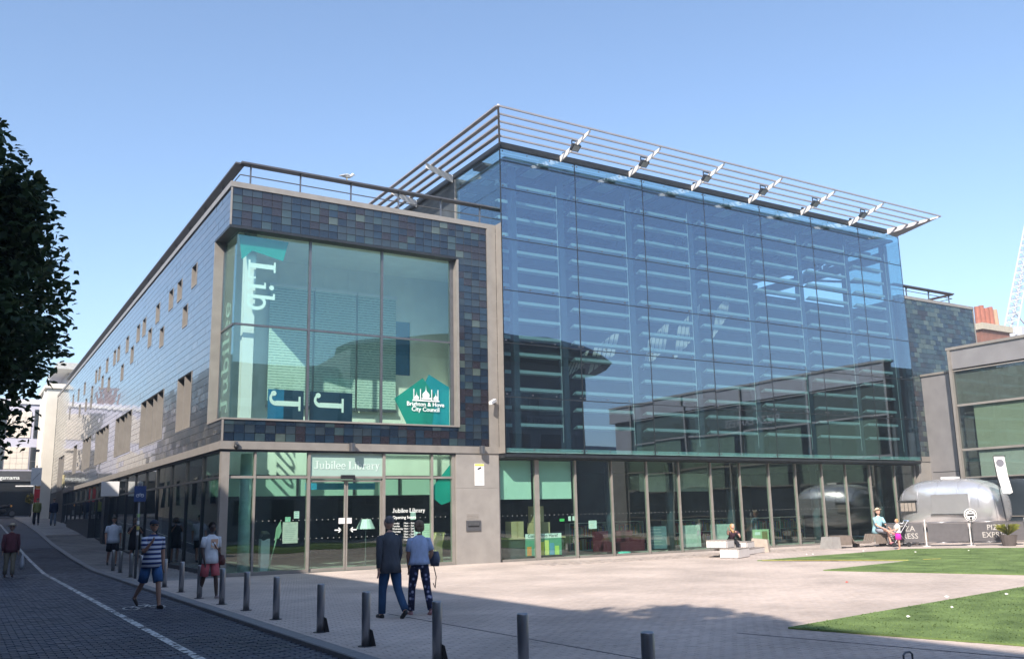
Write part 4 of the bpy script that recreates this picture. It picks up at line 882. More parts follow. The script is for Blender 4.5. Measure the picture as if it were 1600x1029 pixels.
# ------------------------------------------------------------------ trees
def leaf_tree(nm, label, loc, crown_c, crown_r, trunk_h, nleaf, lsize, leafm, seed=1, cat='tree', group=None):
    rnd = random.Random(seed); t = thing(nm, label, cat, loc, 0, group); m = MB(); cc = Vector(crown_c)
    m.tube([(0,0,-.1), (.05,0,trunk_h*.5), (0,.05,trunk_h), tuple(cc)], [.20*crown_r/3, .16*crown_r/3, .13*crown_r/3, .05*crown_r/3], 10)
    tips = []
    for i in range(26):
        a = rnd.uniform(0, 6.28); e = rnd.uniform(-.5, 1.3); L_ = crown_r*rnd.uniform(.55, .9); st = Vector((0, 0, trunk_h+rnd.uniform(-.1, .8)*(cc.z-trunk_h)))
        en = cc+Vector((math.cos(a)*math.cos(e), math.sin(a)*math.cos(e), math.sin(e)))*L_; md = st.lerp(en, .5)+Vector((rnd.uniform(-.2,.2), rnd.uniform(-.2,.2), .2))
        m.tube([st, md, en], [.06*crown_r/3, .035*crown_r/3, .012*crown_r/3], 5); tips.append(en)
    m.build('trunk', pm('bark', (.10,.085,.065), .9, 0, .3, 8, .4), t, True)
    v = []; f = []; cl = []
    for i in range(300):
        d = Vector((rnd.gauss(0,1), rnd.gauss(0,1), rnd.gauss(0,1))).normalized(); q = crown_r*(rnd.random()**.38)
        zs = 1.24 if d.z > 0 else 1.06; cl.append((cc+Vector((d.x*q, d.y*q, d.z*q*zs)), rnd.uniform(.14, .26)*crown_r))
    for i in range(nleaf):
        c, cr = cl[rnd.randrange(len(cl))]; p = c+Vector((rnd.gauss(0,1), rnd.gauss(0,1), rnd.gauss(0,.9)))*cr*.48
        
        if Vector((p.x-cc.x, p.y-cc.y, (p.z-cc.z)*.84)).length > crown_r*1.14: continue
        u = Vector((rnd.gauss(0,1), rnd.gauss(0,1), rnd.gauss(0,.5))).normalized(); n_ = Vector((rnd.gauss(0,.6), rnd.gauss(0,.6), 1)).normalized(); w_ = u.cross(n_).normalized(); s = lsize*rnd.uniform(.6, 1.2); k = len(v)
        dr = Vector((0,0,-.25*s))
        v += [p-u*s*.5, p+w_*s*.42-u*s*.1+dr*.3, p+w_*s*.25+u*s*.3, p+u*s*.62+dr, p-w_*s*.25+u*s*.3, p-w_*s*.42-u*s*.1+dr*.3]; f.append(tuple(range(k, k+6)))
    me = bpy.data.meshes.new('crown'); me.from_pydata([tuple(q) for q in v], [], f); me.materials.append(leafm); me.update(); link('crown', me, t); return t
def leafmat(nm, c, c2):
    m = bpy.data.materials.new(nm); N, L = nodes(m); p = N['Principled BSDF']; ge = N.new('ShaderNodeNewGeometry'); rr = N.new('ShaderNodeValToRGB')
    rr.color_ramp.elements[0].color = (*c, 1); rr.color_ramp.elements[1].color = (*c2, 1); L.new(ge.outputs['Random Per Island'], rr.inputs[0]); L.new(rr.outputs[0], p.inputs['Base Color'])
    p.inputs['Roughness'].default_value = .55; tl = N.new('ShaderNodeBsdfTranslucent'); L.new(rr.outputs[0], tl.inputs[0]); mx = N.new('ShaderNodeMixShader'); mx.inputs[0].default_value = .25
    L.new(p.outputs[0], mx.inputs[1]); L.new(tl.outputs[0], mx.inputs[2]); L.new(mx.outputs[0], N['Material Output'].inputs[0]); return m
lf = leafmat('leaf_green', (.022,.050,.018), (.060,.105,.035))
leaf_tree('plane_tree', 'leafy dark green tree overhanging the street at the left edge', (-8.4, -11.8, 0), (.60, .2, 4.62), 2.48, 2.3, 95000, .13, lf, 3)
leaf_tree('plane_tree', 'tree beside the photographer whose crown shadow dapples the square', (-9.6, -26.2, 0), (0, .2, 10.6), 2.2, 7.0, 9000, .2, lf, 5)
for (x, y, n_) in ((-.95, 60.5, 'small clipped bush on a white stem outside the restaurant'), ):
    leaf_tree('potted_tree', n_, (x, y, zg(y)), (0, 0, 1.5), .42, 1.0, 700, .12, leafmat('leaf_yellow', (.08,.10,.02), (.4,.3,.05)), 9)
# ------------------------------------------------------------------ street furniture
bol_y = [(-1.60,-20.5),(-1.64,-18.7),(-1.70,-17.0),(-1.80,-15.2),(-1.78,-13.47),(-1.79,-11.4),(-1.78,-9.6),(-1.84,-8.1),(-1.88,-6.4),(-1.84,-4.42),(-1.84,-2.5),(-1.86,.67),(-1.85,2.42),(-1.75,5.1),(-1.76,6.57)]
ordn = ['only partly in frame, first from the bottom right', 'nearest full one', 'third from the camera, scuffed label low on it', 'fourth from the camera', 'fifth from the camera', 'sixth from the camera', 'seventh from the camera', 'beside the woman in pink shorts',
        'just behind the woman in pink shorts', 'in front of the reflected man', 'just right of the man in stripes', 'hidden partly behind the man in stripes', 'left of the sign pole', 'right one before the man in white', 'left one before the man in white']
bol = None
for i, (x, y) in enumerate(bol_y):
    if bol is None:
        bol = thing('bollard', '', 'bollard', (x, y, 0), 0, 'steel bollards along the kerb')
        m = MB(); m.tube([(0,0,-.05),(0,0,.655),(0,0,.67)], [.055,.055,.048], 18); m.build('post', pm('bollard_steel', (.36,.36,.38), .36, .85, .15, 12, stretch=(1,1,.15)), bol, True)
        m = MB(); m.tube([(0,0,-.02),(0,0,.006)], .10, 16); m.build('base_ring', pm('base_dark', (.06,.06,.06), .8), bol); c = bol
    else: c = copy_tree(bol)
    c.location = (x, y, 0); c['label'] = 'short steel kerb bollard '+ordn[i]; c.rotation_euler = (0, 0, i)
    if i in (1, 2, 3, 4):
        m = MB(); m.prism([(.05,0),(.13,0),(.085,.19),(.05,.21)], (0,-.012,0), (1,0,0), (0,0,1), (0,.024,0)); o = m.build('gusset', black, c); o.rotation_euler = (0, 0, -i-.55)
t = thing('lift_out_post', 'low square post with a wire handle at the bottom edge of the square', 'bollard', (-1.0, -22.4, 0))
B('post', stain, t, (-.07, .07, -.07, .07, -.05, .60)); m = MB(); m.tube([(-.045,0,.60),(-.045,0,.66),(-.02,0,.675),(.02,0,.675),(.045,0,.66),(.045,0,.60)], .007, 6); m.build('handle', steel, t)
t = thing('sign_pole', 'grey stickered pole carrying a small blue sign on the pavement', 'sign post', (-1.85, 1.66, 0))
m = MB(); m.tube([(0,0,-.05),(0,0,2.66)], .038, 12); m.build('pole', steel, t, True); sp = B('sign_plate', pm('sign_blue', (.02,.05,.17), .4), t, (-.16, .16, -.055, -.042, 2.14, 2.58))
m = MB()
for cx in (-.06, .06):
    for k in range(10): a = 6.283*k/10; b = 6.283*(k+1)/10; m.bar((cx+.04*math.cos(a), -.058, 2.31+.04*math.sin(a)), (cx+.04*math.cos(b), -.058, 2.31+.04*math.sin(b)), .004, .01)
m.bar((-.06, -.058, 2.31), (0, -.058, 2.37), .004, .01); m.bar((0, -.058, 2.37), (.06, -.058, 2.31), .004, .01); m.build('cycle_symbol', letter_white, sp)
for z, c, n_ in ((1.55, (.6,.6,.58), 'a'), (1.40, (.5,.42,.1), 'b'), (1.25, (.6,.6,.6), 'c'), (1.75, (.3,.45,.2), 'd')):
    m = MB(); m.tube([(0,0,z-.05),(0,0,z+.05)], .0395, 12); m.build('sticker', pm('sticker_'+n_, c, .6), t)
t = thing('road_sign', 'far white rectangular sign with a red plate on a post near the street top', 'sign', (-1.75, 44, zg(44)))
m = MB(); m.tube([(0,0,0),(0,0,3.9)], .04, 8); m.build('pole', steel, t); B('plate', whitem, t, (-.32, .32, -.06, -.045, 2.55, 3.75)); B('red_plate', pm('sign_red', (.6,.04,.04), .5), t, (-.05, .30, -.06, -.045, 1.4, 2.3)); B('orange_plate', pm('sign_orange', (.6,.25,.04), .5), t, (.0, .3, -.06, -.045, 2.33, 2.5))
m = MB(); m.bar((-.2, -.064, 2.9), (.2, -.064, 3.4), .004, .05); m.build('stripe', pm('print_grey', (.45,.45,.45), .6), t)
t = thing('projecting_sign', 'blank white box sign sticking out from the library wall over the pavement', 'sign', (-.02, 18.5, 3.04))
B('panel', whitem, t, (-.76, -.01, -.05, .05, -.33, .33)); B('bracket', steel, t, (-.01, .09, -.03, .03, -.05, .05))
t = thing('wall_notice', 'small yellow and white notice on the far library wall', 'sign', (-.02, 44.6, 4.4)); B('plate', pm('notice_cream', (.7,.62,.35), .5), t, (-.03, .0, -.3, .3, -.45, .45)); B('plate_print', black, t, (-.036, -.031, -.12, .12, -.1, .2))
# motorcycle by the restaurant
t = thing('motorcycle', 'dark motorcycle parked outside the restaurant', 'motorcycle', (-2.9, 61.5, zg(61.5)), R(8))
for x in (-.7, .7):
    m = MB(); m.tube([(x,-.06,.32),(x,.06,.32)], .32, 20); w = m.build('wheel', black, t); m = MB(); m.tube([(x,-.07,.32),(x,.07,.32)], .2, 14); m.build('rim', steel, w)
m = MB(); m.tube([(-.75,0,.72),(-.3,0,.78),(.1,0,.9),(.45,0,.85)], [.08,.12,.16,.08], 8); m.ball((0,0,.5), (.28,.16,.22)); m.bar((.7,0,.32), (.45,0,1.05), .06); m.build('body', black, t, True)
m = MB(); m.bar((.45,-.32,1.08), (.45,.32,1.08), .035); m.build('handlebar', steel, t); m = MB(); m.ball((.6,0,.92), .09); m.build('headlight', pm('lamp_orange', (.8,.35,.05), .3), t)
# ------------------------------------------------------------------ square furniture
wtile = pm('white_bench_tile', (.70,.66,.64), .5, 0, .06, 6); bdark = pm('bench_dark', (.10,.085,.085), .6)
WB = thing('tiled_bench', 'low bench of stepped blocks faced with white tiles in the square', 'bench', (15.35, -4.7, 0), R(27))
def block(x0, x1, y0, y1, z0, z1, tiles=True):
    o = B('block', bdark, WB, (x0, x1, y0+.015, y1, z0, z1-.012))
    B('seat_top', pm('bench_top', (.33,.29,.26), .6), o, (x0-.01, x1+.01, y0, y1+.01, z1-.0119, z1+.01))
    n = max(1, int((x1-x0)/.13)); w = (x1-x0)/n
    for i in range(n): B('front_tile', wtile, o, (x0+i*w+.006, x0+(i+1)*w-.006, y0-.005, y0+.0145, z0+.02, z1-.02))
    n = max(1, int((y1-y0)/.13)); w = (y1-y0-.02)/n
    for i in range(n): B('end_tile', wtile, o, (x0-.02, x0-.003, y0+.02+i*w+.006, y0+.02+(i+1)*w-.006, z0+.02, z1-.02))
block(0, 1.15, 0, .62, 0, .30); block(.25, 1.0, .45, 1.15, .31, .56); block(1.0, 1.7, .45, 1.15, .2, .40); block(1.17, 4.1, .35, 1.0, 0, .19); block(1.75, 2.5, .75, 1.3, .2, .48); block(2.55, 3.4, .5, 1.1, .2, .42)
m = MB(); m.prism([(0,0),(.75,0),(.6,.5),(.05,.45)], (4.12,.2,0), (0,1,0), (0,0,1), (.22,0,0)); m.build('end_support', pm('end_stone', (.42,.36,.30), .7), WB)
VB = thing('wave_bench', 'long brown bench with a wavy seat facing the square', 'bench', (22.2, -2.75, 0), R(-7))
prof = [(.35,.46),(.95,.46),(1.1,.24),(1.25,.17),(1.95,.17),(2.1,.24),(2.2,.48),(3.75,.48),(3.9,.30),(4.4,.28),(4.5,.46),(5.2,.46)]
slat_m = pm('bench_slat', (.20,.165,.14), .6, 0, .15, 8)
for k in range(5):
    m = MB(); y = -.02+k*.105
    for a, b in zip(prof, prof[1:]): m.bar((a[0], y, a[1]), (b[0], y, b[1]), .085, .035)
    m.build('seat_slat', slat_m, VB)
[B('front_panel', slat_m, VB, q) for q in ((.36, .95, -.09, -.07, .12, .44), (2.2, 3.75, -.09, -.07, .12, .46), (4.5, 5.2, -.09, -.07, .1, .44))]
m = MB(); m.prism([(-.15,0),(.38,0),(.34,.44),(-.02,.44)], (0,-.12,0), (1,0,0), (0,0,1), (0,.6,0)); m.build('end_block', pm('end_grey', (.30,.29,.28), .6), VB)
for x in (1.4, 2.8, 4.6): B('leg', bdark, VB, (x, x+.07, .05, .35, 0, .2))
# caravan
CV = thing('silver_caravan', 'rounded polished aluminium caravan parked by the restaurant', 'caravan', (30.0, -2.85, 0), R(-90+4))
def cv_ring(x):
    L_ = 2.2; u = abs(x)/L_; k = max(0.0, 1-u**3.2)**.5 if u < 1 else 0
    return k
m = MB(); n = 28; xs = [-2.2, -2.18, -2.12, -2.0, -1.8, -1.5, -1.1, -.5, .3, .9, 1.35, 1.7, 1.93, 2.09, 2.17, 2.2]; base = 0; v = []; f = []
for x in xs:
    k = max(.02, cv_ring(x)); hw = 1.12*(.35+.65*k); zc = 1.42; hz_t = 1.22*(.12+.88*k); hz_b = .98*(.35+.65*k)
    for j in range(n):
        a = 2*math.pi*j/n; c_, s_ = math.cos(a), math.sin(a); e = .62
        yy_ = hw*math.copysign(abs(c_)**e, c_); zz = zc+(hz_t if s_ > 0 else hz_b)*math.copysign(abs(s_)**(.72 if s_ > 0 else .45), s_); v.append((x, yy_, zz))
for i in range(len(xs)-1):
    for j in range(n): f.append((i*n+j, i*n+(j+1) % n, (i+1)*n+(j+1) % n, (i+1)*n+j))
f += [tuple(range(n))[::-1], tuple(range((len(xs)-1)*n, len(xs)*n))]
m.add(v, f); body = m.build('body', polish, CV, True)
m = MB()
for x in (-1.75, -.95, -.1, .8, 1.6):
    k = cv_ring(x); hw = 1.12*(.35+.65*k)+.004; ht = 1.22*(.12+.88*k)+.004; pts = []
    for j in range(0, 15):
        a = math.pi*j/14; c_, s_ = math.cos(a), math.sin(a); pts.append((x, hw*math.copysign(abs(c_)**.62, c_), 1.42+ht*abs(s_)**.72))
    m.tube(pts, .007, 4)
m.build('panel_seam', pm('seam_grey', (.4,.4,.42), .3, .9), CV, kind='stuff')
w = B('window', stain, CV, (-2.1, -1.35, 1.13, 1.16, 1.25, 1.75)); B('pane', win_dark, w, (-2.04, -1.41, 1.155, 1.168, 1.30, 1.66)); B('window_awning', stain, w, (-2.15, -1.30, 1.10, 1.24, 1.75, 1.79))
for s in (1,):
    w = B('window', stain, CV, (-1.8, -1.0, -1.09, -1.03, 1.25, 1.72)); B('pane', pm('blind_tan', (.33,.29,.25), .5), w, (-1.74, -1.06, -1.098, -1.091, 1.31, 1.66)); [B('window_bar', stain, w, (-1.74+.17*i, -1.72+.17*i, -1.106, -1.099, 1.31, 1.66)) for i in range(1, 4)]; B('window_awning', stain, w, (-1.85, -.95, -1.16, -1.03, 1.73, 1.77))
B('service_hatch', polish, CV, (-.3, 1.3, -1.135, -1.118, 1.18, 1.98)); B('hatch_ledge', stain, CV, (-.35, 1.35, -1.19, -1.12, 1.13, 1.17)); B('roof_vent', whitem, CV, (-.3, .3, -.2, .25, 2.63, 2.72))
for s in (-1, 1):
    m = MB(); m.tube([(.1, s*.98, .33), (.1, s*1.13, .33)], .33, 20); wh = m.build('wheel', black, CV); m = MB(); m.tube([(.1, s*1.131, .33), (.1, s*1.15, .33)], .17, 14); m.build('rim', stain, wh)
B('chassis', dark, CV, (-2.0, 2.1, -.9, .9, .28, .5)); m = MB(); m.bar((-3.3, 0, .42), (-2.0, -.5, .42), .07); m.bar((-3.3, 0, .42), (-2.0, .5, .42), .07); m.bar((-3.2,0,0), (-3.2,0,.5), .05); m.build('tow_bar', dark, CV)
# barriers
mesh_b = pm('barrier_mesh', (.10,.095,.10), .7)
def barrier(p, q, txt, lab):
    p = Vector((*p, 0)); q = Vector((*q, 0)); d = (q-p); L_ = d.length; a = math.atan2(d.y, d.x); t = thing('cafe_barrier', lab, 'barrier', tuple(p), a, 'cafe barriers around the caravan')
    B('banner', mesh_b, t, (.06, L_-.06, -.006, .006, .16, .86)); m = MB(); m.tube([(0,0,.89),(L_,0,.89)], .016, 8); m.build('rail', stain, t, True); m = MB(); m.tube([(0,0,.13),(L_,0,.13)], .012, 8); m.build('rail', stain, t, True)
    m = MB(); m.tube([(L_,0,0),(L_,0,1.02)], .03, 10); m.tube([(L_,0,0),(L_,0,.02)], .16, 14); m.build('post', pm('post_white', (.62,.61,.60), .4), t)
    if txt: ftext('lettering', 'PIZZA', (.12+.0, -.012, .58), FR, .29, pm('letter_cream', (.50,.48,.45), .6), t, bold=.0).location.x = L_/2-.42; ftext('lettering', 'EXPRESS', (L_/2-.62, -.012, .30), FR, .29, pm('letter_cream', (.50,.48,.45), .6), t, bold=.0)
barrier((24.7, -3.3), (25.73, -4.34), True, 'dark PIZZA EXPRESS barrier panel behind the little girl')
barrier((25.75, -4.36), (26.97, -5.38), False, 'plain dark barrier panel in front of the caravan')
barrier((27.0, -5.4), (28.64, -6.6), True, 'dark PIZZA EXPRESS barrier panel under the round sign')
t = thing('round_sign', 'round white sign on a post between the barriers', 'sign', (26.93, -5.5, 0))
m = MB(); m.tube([(0,0,0),(0,0,.98)], .02, 8); m.build('pole', stain, t); m = MB(); m.tube([(0,-.015,1.16),(0,.015,1.16)], .24, 24); d_ = m.build('disc', whitem, t); m = MB()
for k in range(20): a = 6.283*k/20; b = 6.283*(k+1)/20; m.bar((.2*math.cos(a), -.03, 1.16+.2*math.sin(a)), (.2*math.cos(b), -.03, 1.16+.2*math.sin(b)), .004, .022)
m.box(-.13, .13, -.034, -.03, 1.13, 1.19); m.box(-.06, .06, -.034, -.03, 1.24, 1.27); m.prism([(-.05,1.03),(.0,.98),(.05,1.03),(.04,1.08),(-.04,1.08)], (0,-.03,0), (1,0,0), (0,0,1), (0,-.004,0)); m.build('emblem', black, t); t.rotation_euler = (0, 0, R(-35))
t = thing('feather_flag', 'tall white feather flag with a round grey emblem beside the caravan', 'flag', (28.55, -5.72, 0), R(-40))
m = MB(); m.tube([(.28,0,0),(.10,0,1.9),(0,0,3.38),(.05,0,3.42),(.45,0,3.40)], .018, 8); m.build('pole', black, t, True); m = MB()
m.prism([(.01,3.38),(.40,3.38),(.46,2.6),(.56,1.98),(.44,1.92),(.20,1.95),(.08,2.6)][::-1], (0,-.01,0), (1,0,0), (0,0,1), (0,.02,0)); fl = m.build('banner', whitem, t)
m = MB(); m.prism(disc(.22, 3.13, .15, 20)[0], (0,-.013,0), (1,0,0), (0,0,1), (0,-.004,0)); m.build('emblem', pm('emblem_grey', (.16,.16,.19), .6), fl)
m = MB(); m.tube([(.28,0,0),(.28,0,.05)], .2, 14); m.build('base', black, t)
t = thing('planter', 'dark round planter with spiky yellow green plant by the barrier', 'planter', (27.5, -6.55, 0))
m = MB(); m.rings([(0,0,0,.22,.22),(0,0,.36,.30,.30),(0,0,.40,.31,.31)]); m.build('pot', pm('pot_brown', (.10,.085,.08), .7), t)
v = []; f = []
for i in range(160):
    a = random.uniform(0, 6.28); l = random.uniform(.25, .5); r_ = random.uniform(.1, .45); k = len(v); w = .012
    v += [(-w*math.sin(a), w*math.cos(a), .38), (w*math.sin(a), -w*math.cos(a), .38), (r_*.6*math.cos(a), r_*.6*math.sin(a), .38+l*.8), (r_*1.1*math.cos(a), r_*1.1*math.sin(a), .38+l*.9)]; f += [(k, k+1, k+2), (k+1, k+3, k+2)]
me = bpy.data.meshes.new('leaves'); me.from_pydata(v, [], f); me.materials.append(leafmat('spiky_leaf', (.12,.15,.02), (.3,.28,.04))); me.update(); link('leaves', me, t)
cafe = pm('cafe_white', (.62,.64,.60), .5)
def cafe_chair(loc, rz, lab):
    t = thing('folding_chair', lab, 'chair', loc, rz, 'folding cafe chairs')
    for s in (-.2, .2):
        m = MB(); m.bar((s, -.22, 0), (s, .18, .84), .025); m.build('leg', cafe, t); m = MB(); m.bar((s*.9, .22, 0), (s*.9, -.2, .46), .025); m.build('leg', cafe, t)
    for k in range(5): B('seat_slat', cafe, t, (-.2, .2, -.2+.08*k, -.14+.08*k, .45, .47))
    for z in (.62, .74): B('back_slat', cafe, t, (-.2, .2, .10+(z-.62)*.5, .12+(z-.62)*.5, z, z+.07))
cafe_chair((28.9, -6.9, 0), R(20), 'pale folding chair beside the planter'); cafe_chair((29.5, -7.35, 0), R(-25), 'pale green folding chair at the right edge')
t = thing('cafe_table', 'small round cafe table between the folding chairs', 'table', (29.1, -7.9, 0)); m = MB(); m.tube([(0,0,.70),(0,0,.73)], .35, 20); m.build('tabletop', cafe, t); m = MB(); m.tube([(0,0,0),(0,0,.7)], .025, 8); m.tube([(0,0,0),(0,0,.02)], .2, 14); m.build('leg', cafe, t)
# litter
lit = pm('litter_white', (.75,.74,.70), .7)
spots = [(18.3,-4.9,'on the paving beside the tiled bench'),(18.5,-5.0,'just right of another scrap beside the tiled bench'),(20.6,-5.4,'at the back edge of the far lawn'),(20.9,-7.2,'on the far lawn in front of the wavy bench'),(22.6,-8.0,'on the far lawn near the little girl'),(9.3,-17.0,'on the near lawn, right part'),(6.8,-17.6,'in the middle of the near lawn'),(5.3,-17.9,'near the tip of the near lawn'),(8.2,-16.6,'near the top edge of the near lawn'),(9.9,-13.2,'on the sunlit paving above the near lawn')]
for i, (x, y, s) in enumerate(spots):
    m = MB(); w = random.uniform(.02, .045)
    m.add([(-w,-w*.5,0),(w,-w*.6,.01),(w*.9,w*.5,.0),(-w*.7,w*.6,.015),(0,0,.03)], [(0,1,4),(1,2,4),(2,3,4),(3,0,4),(0,3,2,1)])
    red = i == 9; tag(m.build('litter', pm('litter_red', (.5,.08,.05), .7) if red else lit, loc=(x, y, .045 if 'lawn' in s and not red else .012)), ('small red' if red else 'small white')+' scrap of litter '+s, 'litter', None if red else 'litter scraps')
# ------------------------------------------------------------------ behind the glass
def poster(lab, x0, x1, z0, z1, y, mat, lines=0, cat='poster', nm='poster'):
    t = thing(nm, lab, cat, ((x0+x1)/2, y, (z0+z1)/2)); w, h = (x1-x0)/2, (z1-z0)/2
    B('sheet', mat, t, (-w, w, -.004, .004, -h, h))
    if lines: B('print', pm('print_grey', (.45,.45,.45), .6), t, *[(-w*.75, w*random.uniform(.3, .75), -.006, -.0045, h*.75-i*1.6*h/lines-.012, h*.75-i*1.6*h/lines) for i in range(lines)])
    return t
pk = pm('paper_pinkish', (.70,.60,.56), .6)
poster('large pinkish notice taped to the glass left of the doors', 1.9, 2.36, .86, 1.47, .20, pk, 9); poster('small green paper above the large notice', 1.97, 2.13, 1.48, 1.62, .20, pm('paper_green', (.4,.66,.5), .6))
poster('small white sticker with a dark symbol left of the doors', 2.23, 2.39, 1.57, 1.78, .20, whitem, 3); poster('small white paper by the opening hours', 6.02, 6.2, 1.45, 1.70, .20, whitem); poster('white leaflet behind the blouse woman', 6.14, 6.36, .9, 1.32, .20, whitem, 4)
poster('pale poster with a yellow and blue picture right of the opening hours', 6.43, 6.80, .88, 1.32, .20, pm('paper_pale', (.6,.68,.55), .6), 5)
t = thing('leaflet_stand', 'tan slanted display stand inside the right entrance pane', 'display stand', (7.2, .55, 0)); m = MB(); m.prism([(-.15,0),(.15,0),(.12,.6),(.22,1.02),(-.08,1.02),(-.15,.55)], (0,0,0), (1,0,0), (0,0,1), (0,.25,0)); m.build('body', pm('tan_card', (.62,.48,.22), .6), t)
t = thing('self_service_kiosk', 'white kiosk with a green screen inside by the column', 'kiosk', (1.55, .75, 0)); B('body', whitem, t, (-.14, .12, -.1, .15, 0, 1.0)); m = MB(); m.bar((-.05, -.02, 1.0), (-.02, -.12, 1.18), .2, .18); m.build('screen', black, t)
t = thing('leaning_board', 'green leaf shaped board leaning inside the glass', 'board', (1.8, .6, 0)); m = MB(); m.bar((-.2, 0, 0), (.06, 0, 1.05), .03); m.prism([(0,.95),(.12,1.0),(.2,1.2),(.16,1.5),(.04,1.3)], (0,0,0), (1,0,0), (0,0,1), (0,.03,0)); m.build('board', pm('board_green', (.3,.45,.32), .6), t)
t = thing('lampshade', 'big white lampshade inside behind the man in the grey jacket', 'lamp', (4.75, .8, 0)); m = MB(); m.rings([(0,0,1.2,.30,.30),(0,0,1.5,.16,.16)]); m.build('shade', whitem, t); m = MB(); m.tube([(0,0,0),(0,0,1.2)], .02, 8); m.build('stem', steel, t)
# cafe and library things behind the hall glass
t = poster('yellow framed Cold Drinks Here! poster standing in the window', 10.45, 11.95, .13, .87, .42, pm('poster_green', (.10,.30,.22), .6), nm='drinks_poster')
B('header', whitem, t, (-.75, .75, -.009, -.0055, .21, .37)); ftext('lettering', 'Cold Drinks Here!', (-.66, -.010, .245), FR, .165, pm('ink_dark', (.02,.06,.05), .6), t, bold=.006)
for i, (x, c, h) in enumerate(((-.6,(.7,.25,.05),.3),(-.3,(.75,.75,.6),.24),(-.08,(.7,.6,.05),.45),(.12,(.7,.65,.2),.5),(.34,(.1,.3,.5),.4),(.55,(.5,.65,.15),.3))):
    B('drink_picture', pm('drink_%s' % 'abcdef'[i], c, .6), t, (x-.09, x+.09, -.009, -.0055, -.36, -.36+h))
card = pm('cardboard', (.45,.34,.20), .8, 0, .1, 3)
for i, (x, y, w, h, z, lab) in enumerate(((10.35,.95,.5,.55,.75,'brown cardboard box inside on the left of the poster'),(11.35,.95,.7,.5,.75,'brown cardboard box behind the drinks poster'),(11.25,.95,.4,.55,1.26,'tall brown box topmost behind the drinks poster'))):
    t = thing('cardboard_box', lab, 'box', (x, y, z)); B('box', card, t, (-w/2, w/2, -.2, .2, 0, h)); B('tape', pm('tape_tan', (.35,.25,.12), .5), t, (-.03, .03, -.203, -.2005, 0, h))
t = thing('counter', 'low dark counter inside behind the drinks poster', 'counter', (11, .95, 0)); B('top', card, t, (-1.1, 1.3, -.3, .3, .70, .745)); B('front', innerd, t, (-1.05, 1.25, -.25, .25, 0, .70))
poster('small bright green sticker above the drinks poster', 11.75, 11.95, 1.27, 1.36, .20, pm('sticker_green', (.10,.6,.15), .6)); poster('white opening notice on the dark glass', 13.0, 13.35, .98, 1.27, .20, whitem, 4)
for a, lab in ((12.12, 'left white sticker on the glass post'), (12.3, 'right white sticker on the glass post')): poster(lab, a, a+.11, 1.28, 1.44, .20, whitem)
t = thing('red_sofa', 'dark red sofa inside the hall window', 'sofa', (15.0, 1.0, 0)); B('seat', pm('sofa_red', (.09,.01,.022), .7), t, (-.9, .9, -.35, .35, .12, .45)); B('backrest', MATS['sofa_red'], t, (-.9, .9, .36, .5, .12, .85)); [B('armrest', MATS['sofa_red'], t, (a, a+.15, -.35, .35, .451, .62)) for a in (-.9, .75)]
t = thing('swim_ring', 'turquoise inflatable ring on the floor inside the window', 'inflatable ring', (14.7, .42, .06)); m = MB(); pts = [(.24*math.cos(6.283*k/20), .15*math.sin(6.283*k/20), 0) for k in range(21)]; m.tube(pts, .06, 8, False); m.build('ring', pm('ring_turquoise', (.10,.55,.48), .4), t, True)
for (x0, x1, lab) in ((15.95, 16.9, 'dark exhibition panel inside, first from the left'), (17.55, 18.65, 'pale grey exhibition panel inside, second from the left'), (19.2, 20.5, 'pale green exhibition panel inside behind the resting girl')):
    poster(lab, x0, x1, .15, .98, .55, pm('panel_dark', (.12,.18,.22), .6) if x0 < 16.5 else pm('panel_pale', (.42,.47,.45), .6, 0, .15, 6), 6, 'panel', 'exhibition_panel')
t = thing('framed_board', 'green framed notice board inside near the end of the tiled bench', 'board', (21.9, .5, 0)); B('frame', pm('frame_green', (.45,.55,.35), .6), t, (-.45, .45, -.02, .02, .1, .72)); B('cork', pm('cork', (.28,.22,.10), .8), t, (.05, .36, -.03, -.021, .16, .64)); B('paper', whitem, t, (-.36, -.05, -.03, -.021, .5, .62))
bookm = [pm('book_%s' % 'abcde'[i], c, .7) for i, c in enumerate(((.35,.05,.05), (.06,.12,.3), (.5,.45,.35), (.08,.25,.12), (.45,.3,.06)))]
for i, x in enumerate((16.2, 18.8, 21.4, 24.0, 26.6, 29.2)):
    t = thing('bookshelf', '', 'bookshelf', (x, 4.6+(i % 2)*.8, 0), 0, 'bookshelves inside the hall'); t['label'] = 'low bookshelf with coloured books inside the hall, '+('leftmost', 'second from the left', 'third from the left', 'third from the right', 'second from the right', 'rightmost')[i]+' of six'
    B('frame', inner, t, (-.95, .95, -.02, .3, 0, .04), (-.95, .95, -.02, .3, .55, .58), (-.95, .95, -.02, .3, 1.1, 1.13), (-.98, -.95, -.02, .3, 0, 1.13), (.95, .98, -.02, .3, 0, 1.13))
    m = MB()
    for z in (.04, .58):
        xx_ = -.93
        while xx_ < .9: w = random.uniform(.03, .07); m.mi = random.randrange(5); m.box(xx_, xx_+w-.004, 0, .2, z, z+random.uniform(.28, .46)); xx_ += w
    m.build('books', bookm, t, kind='stuff')
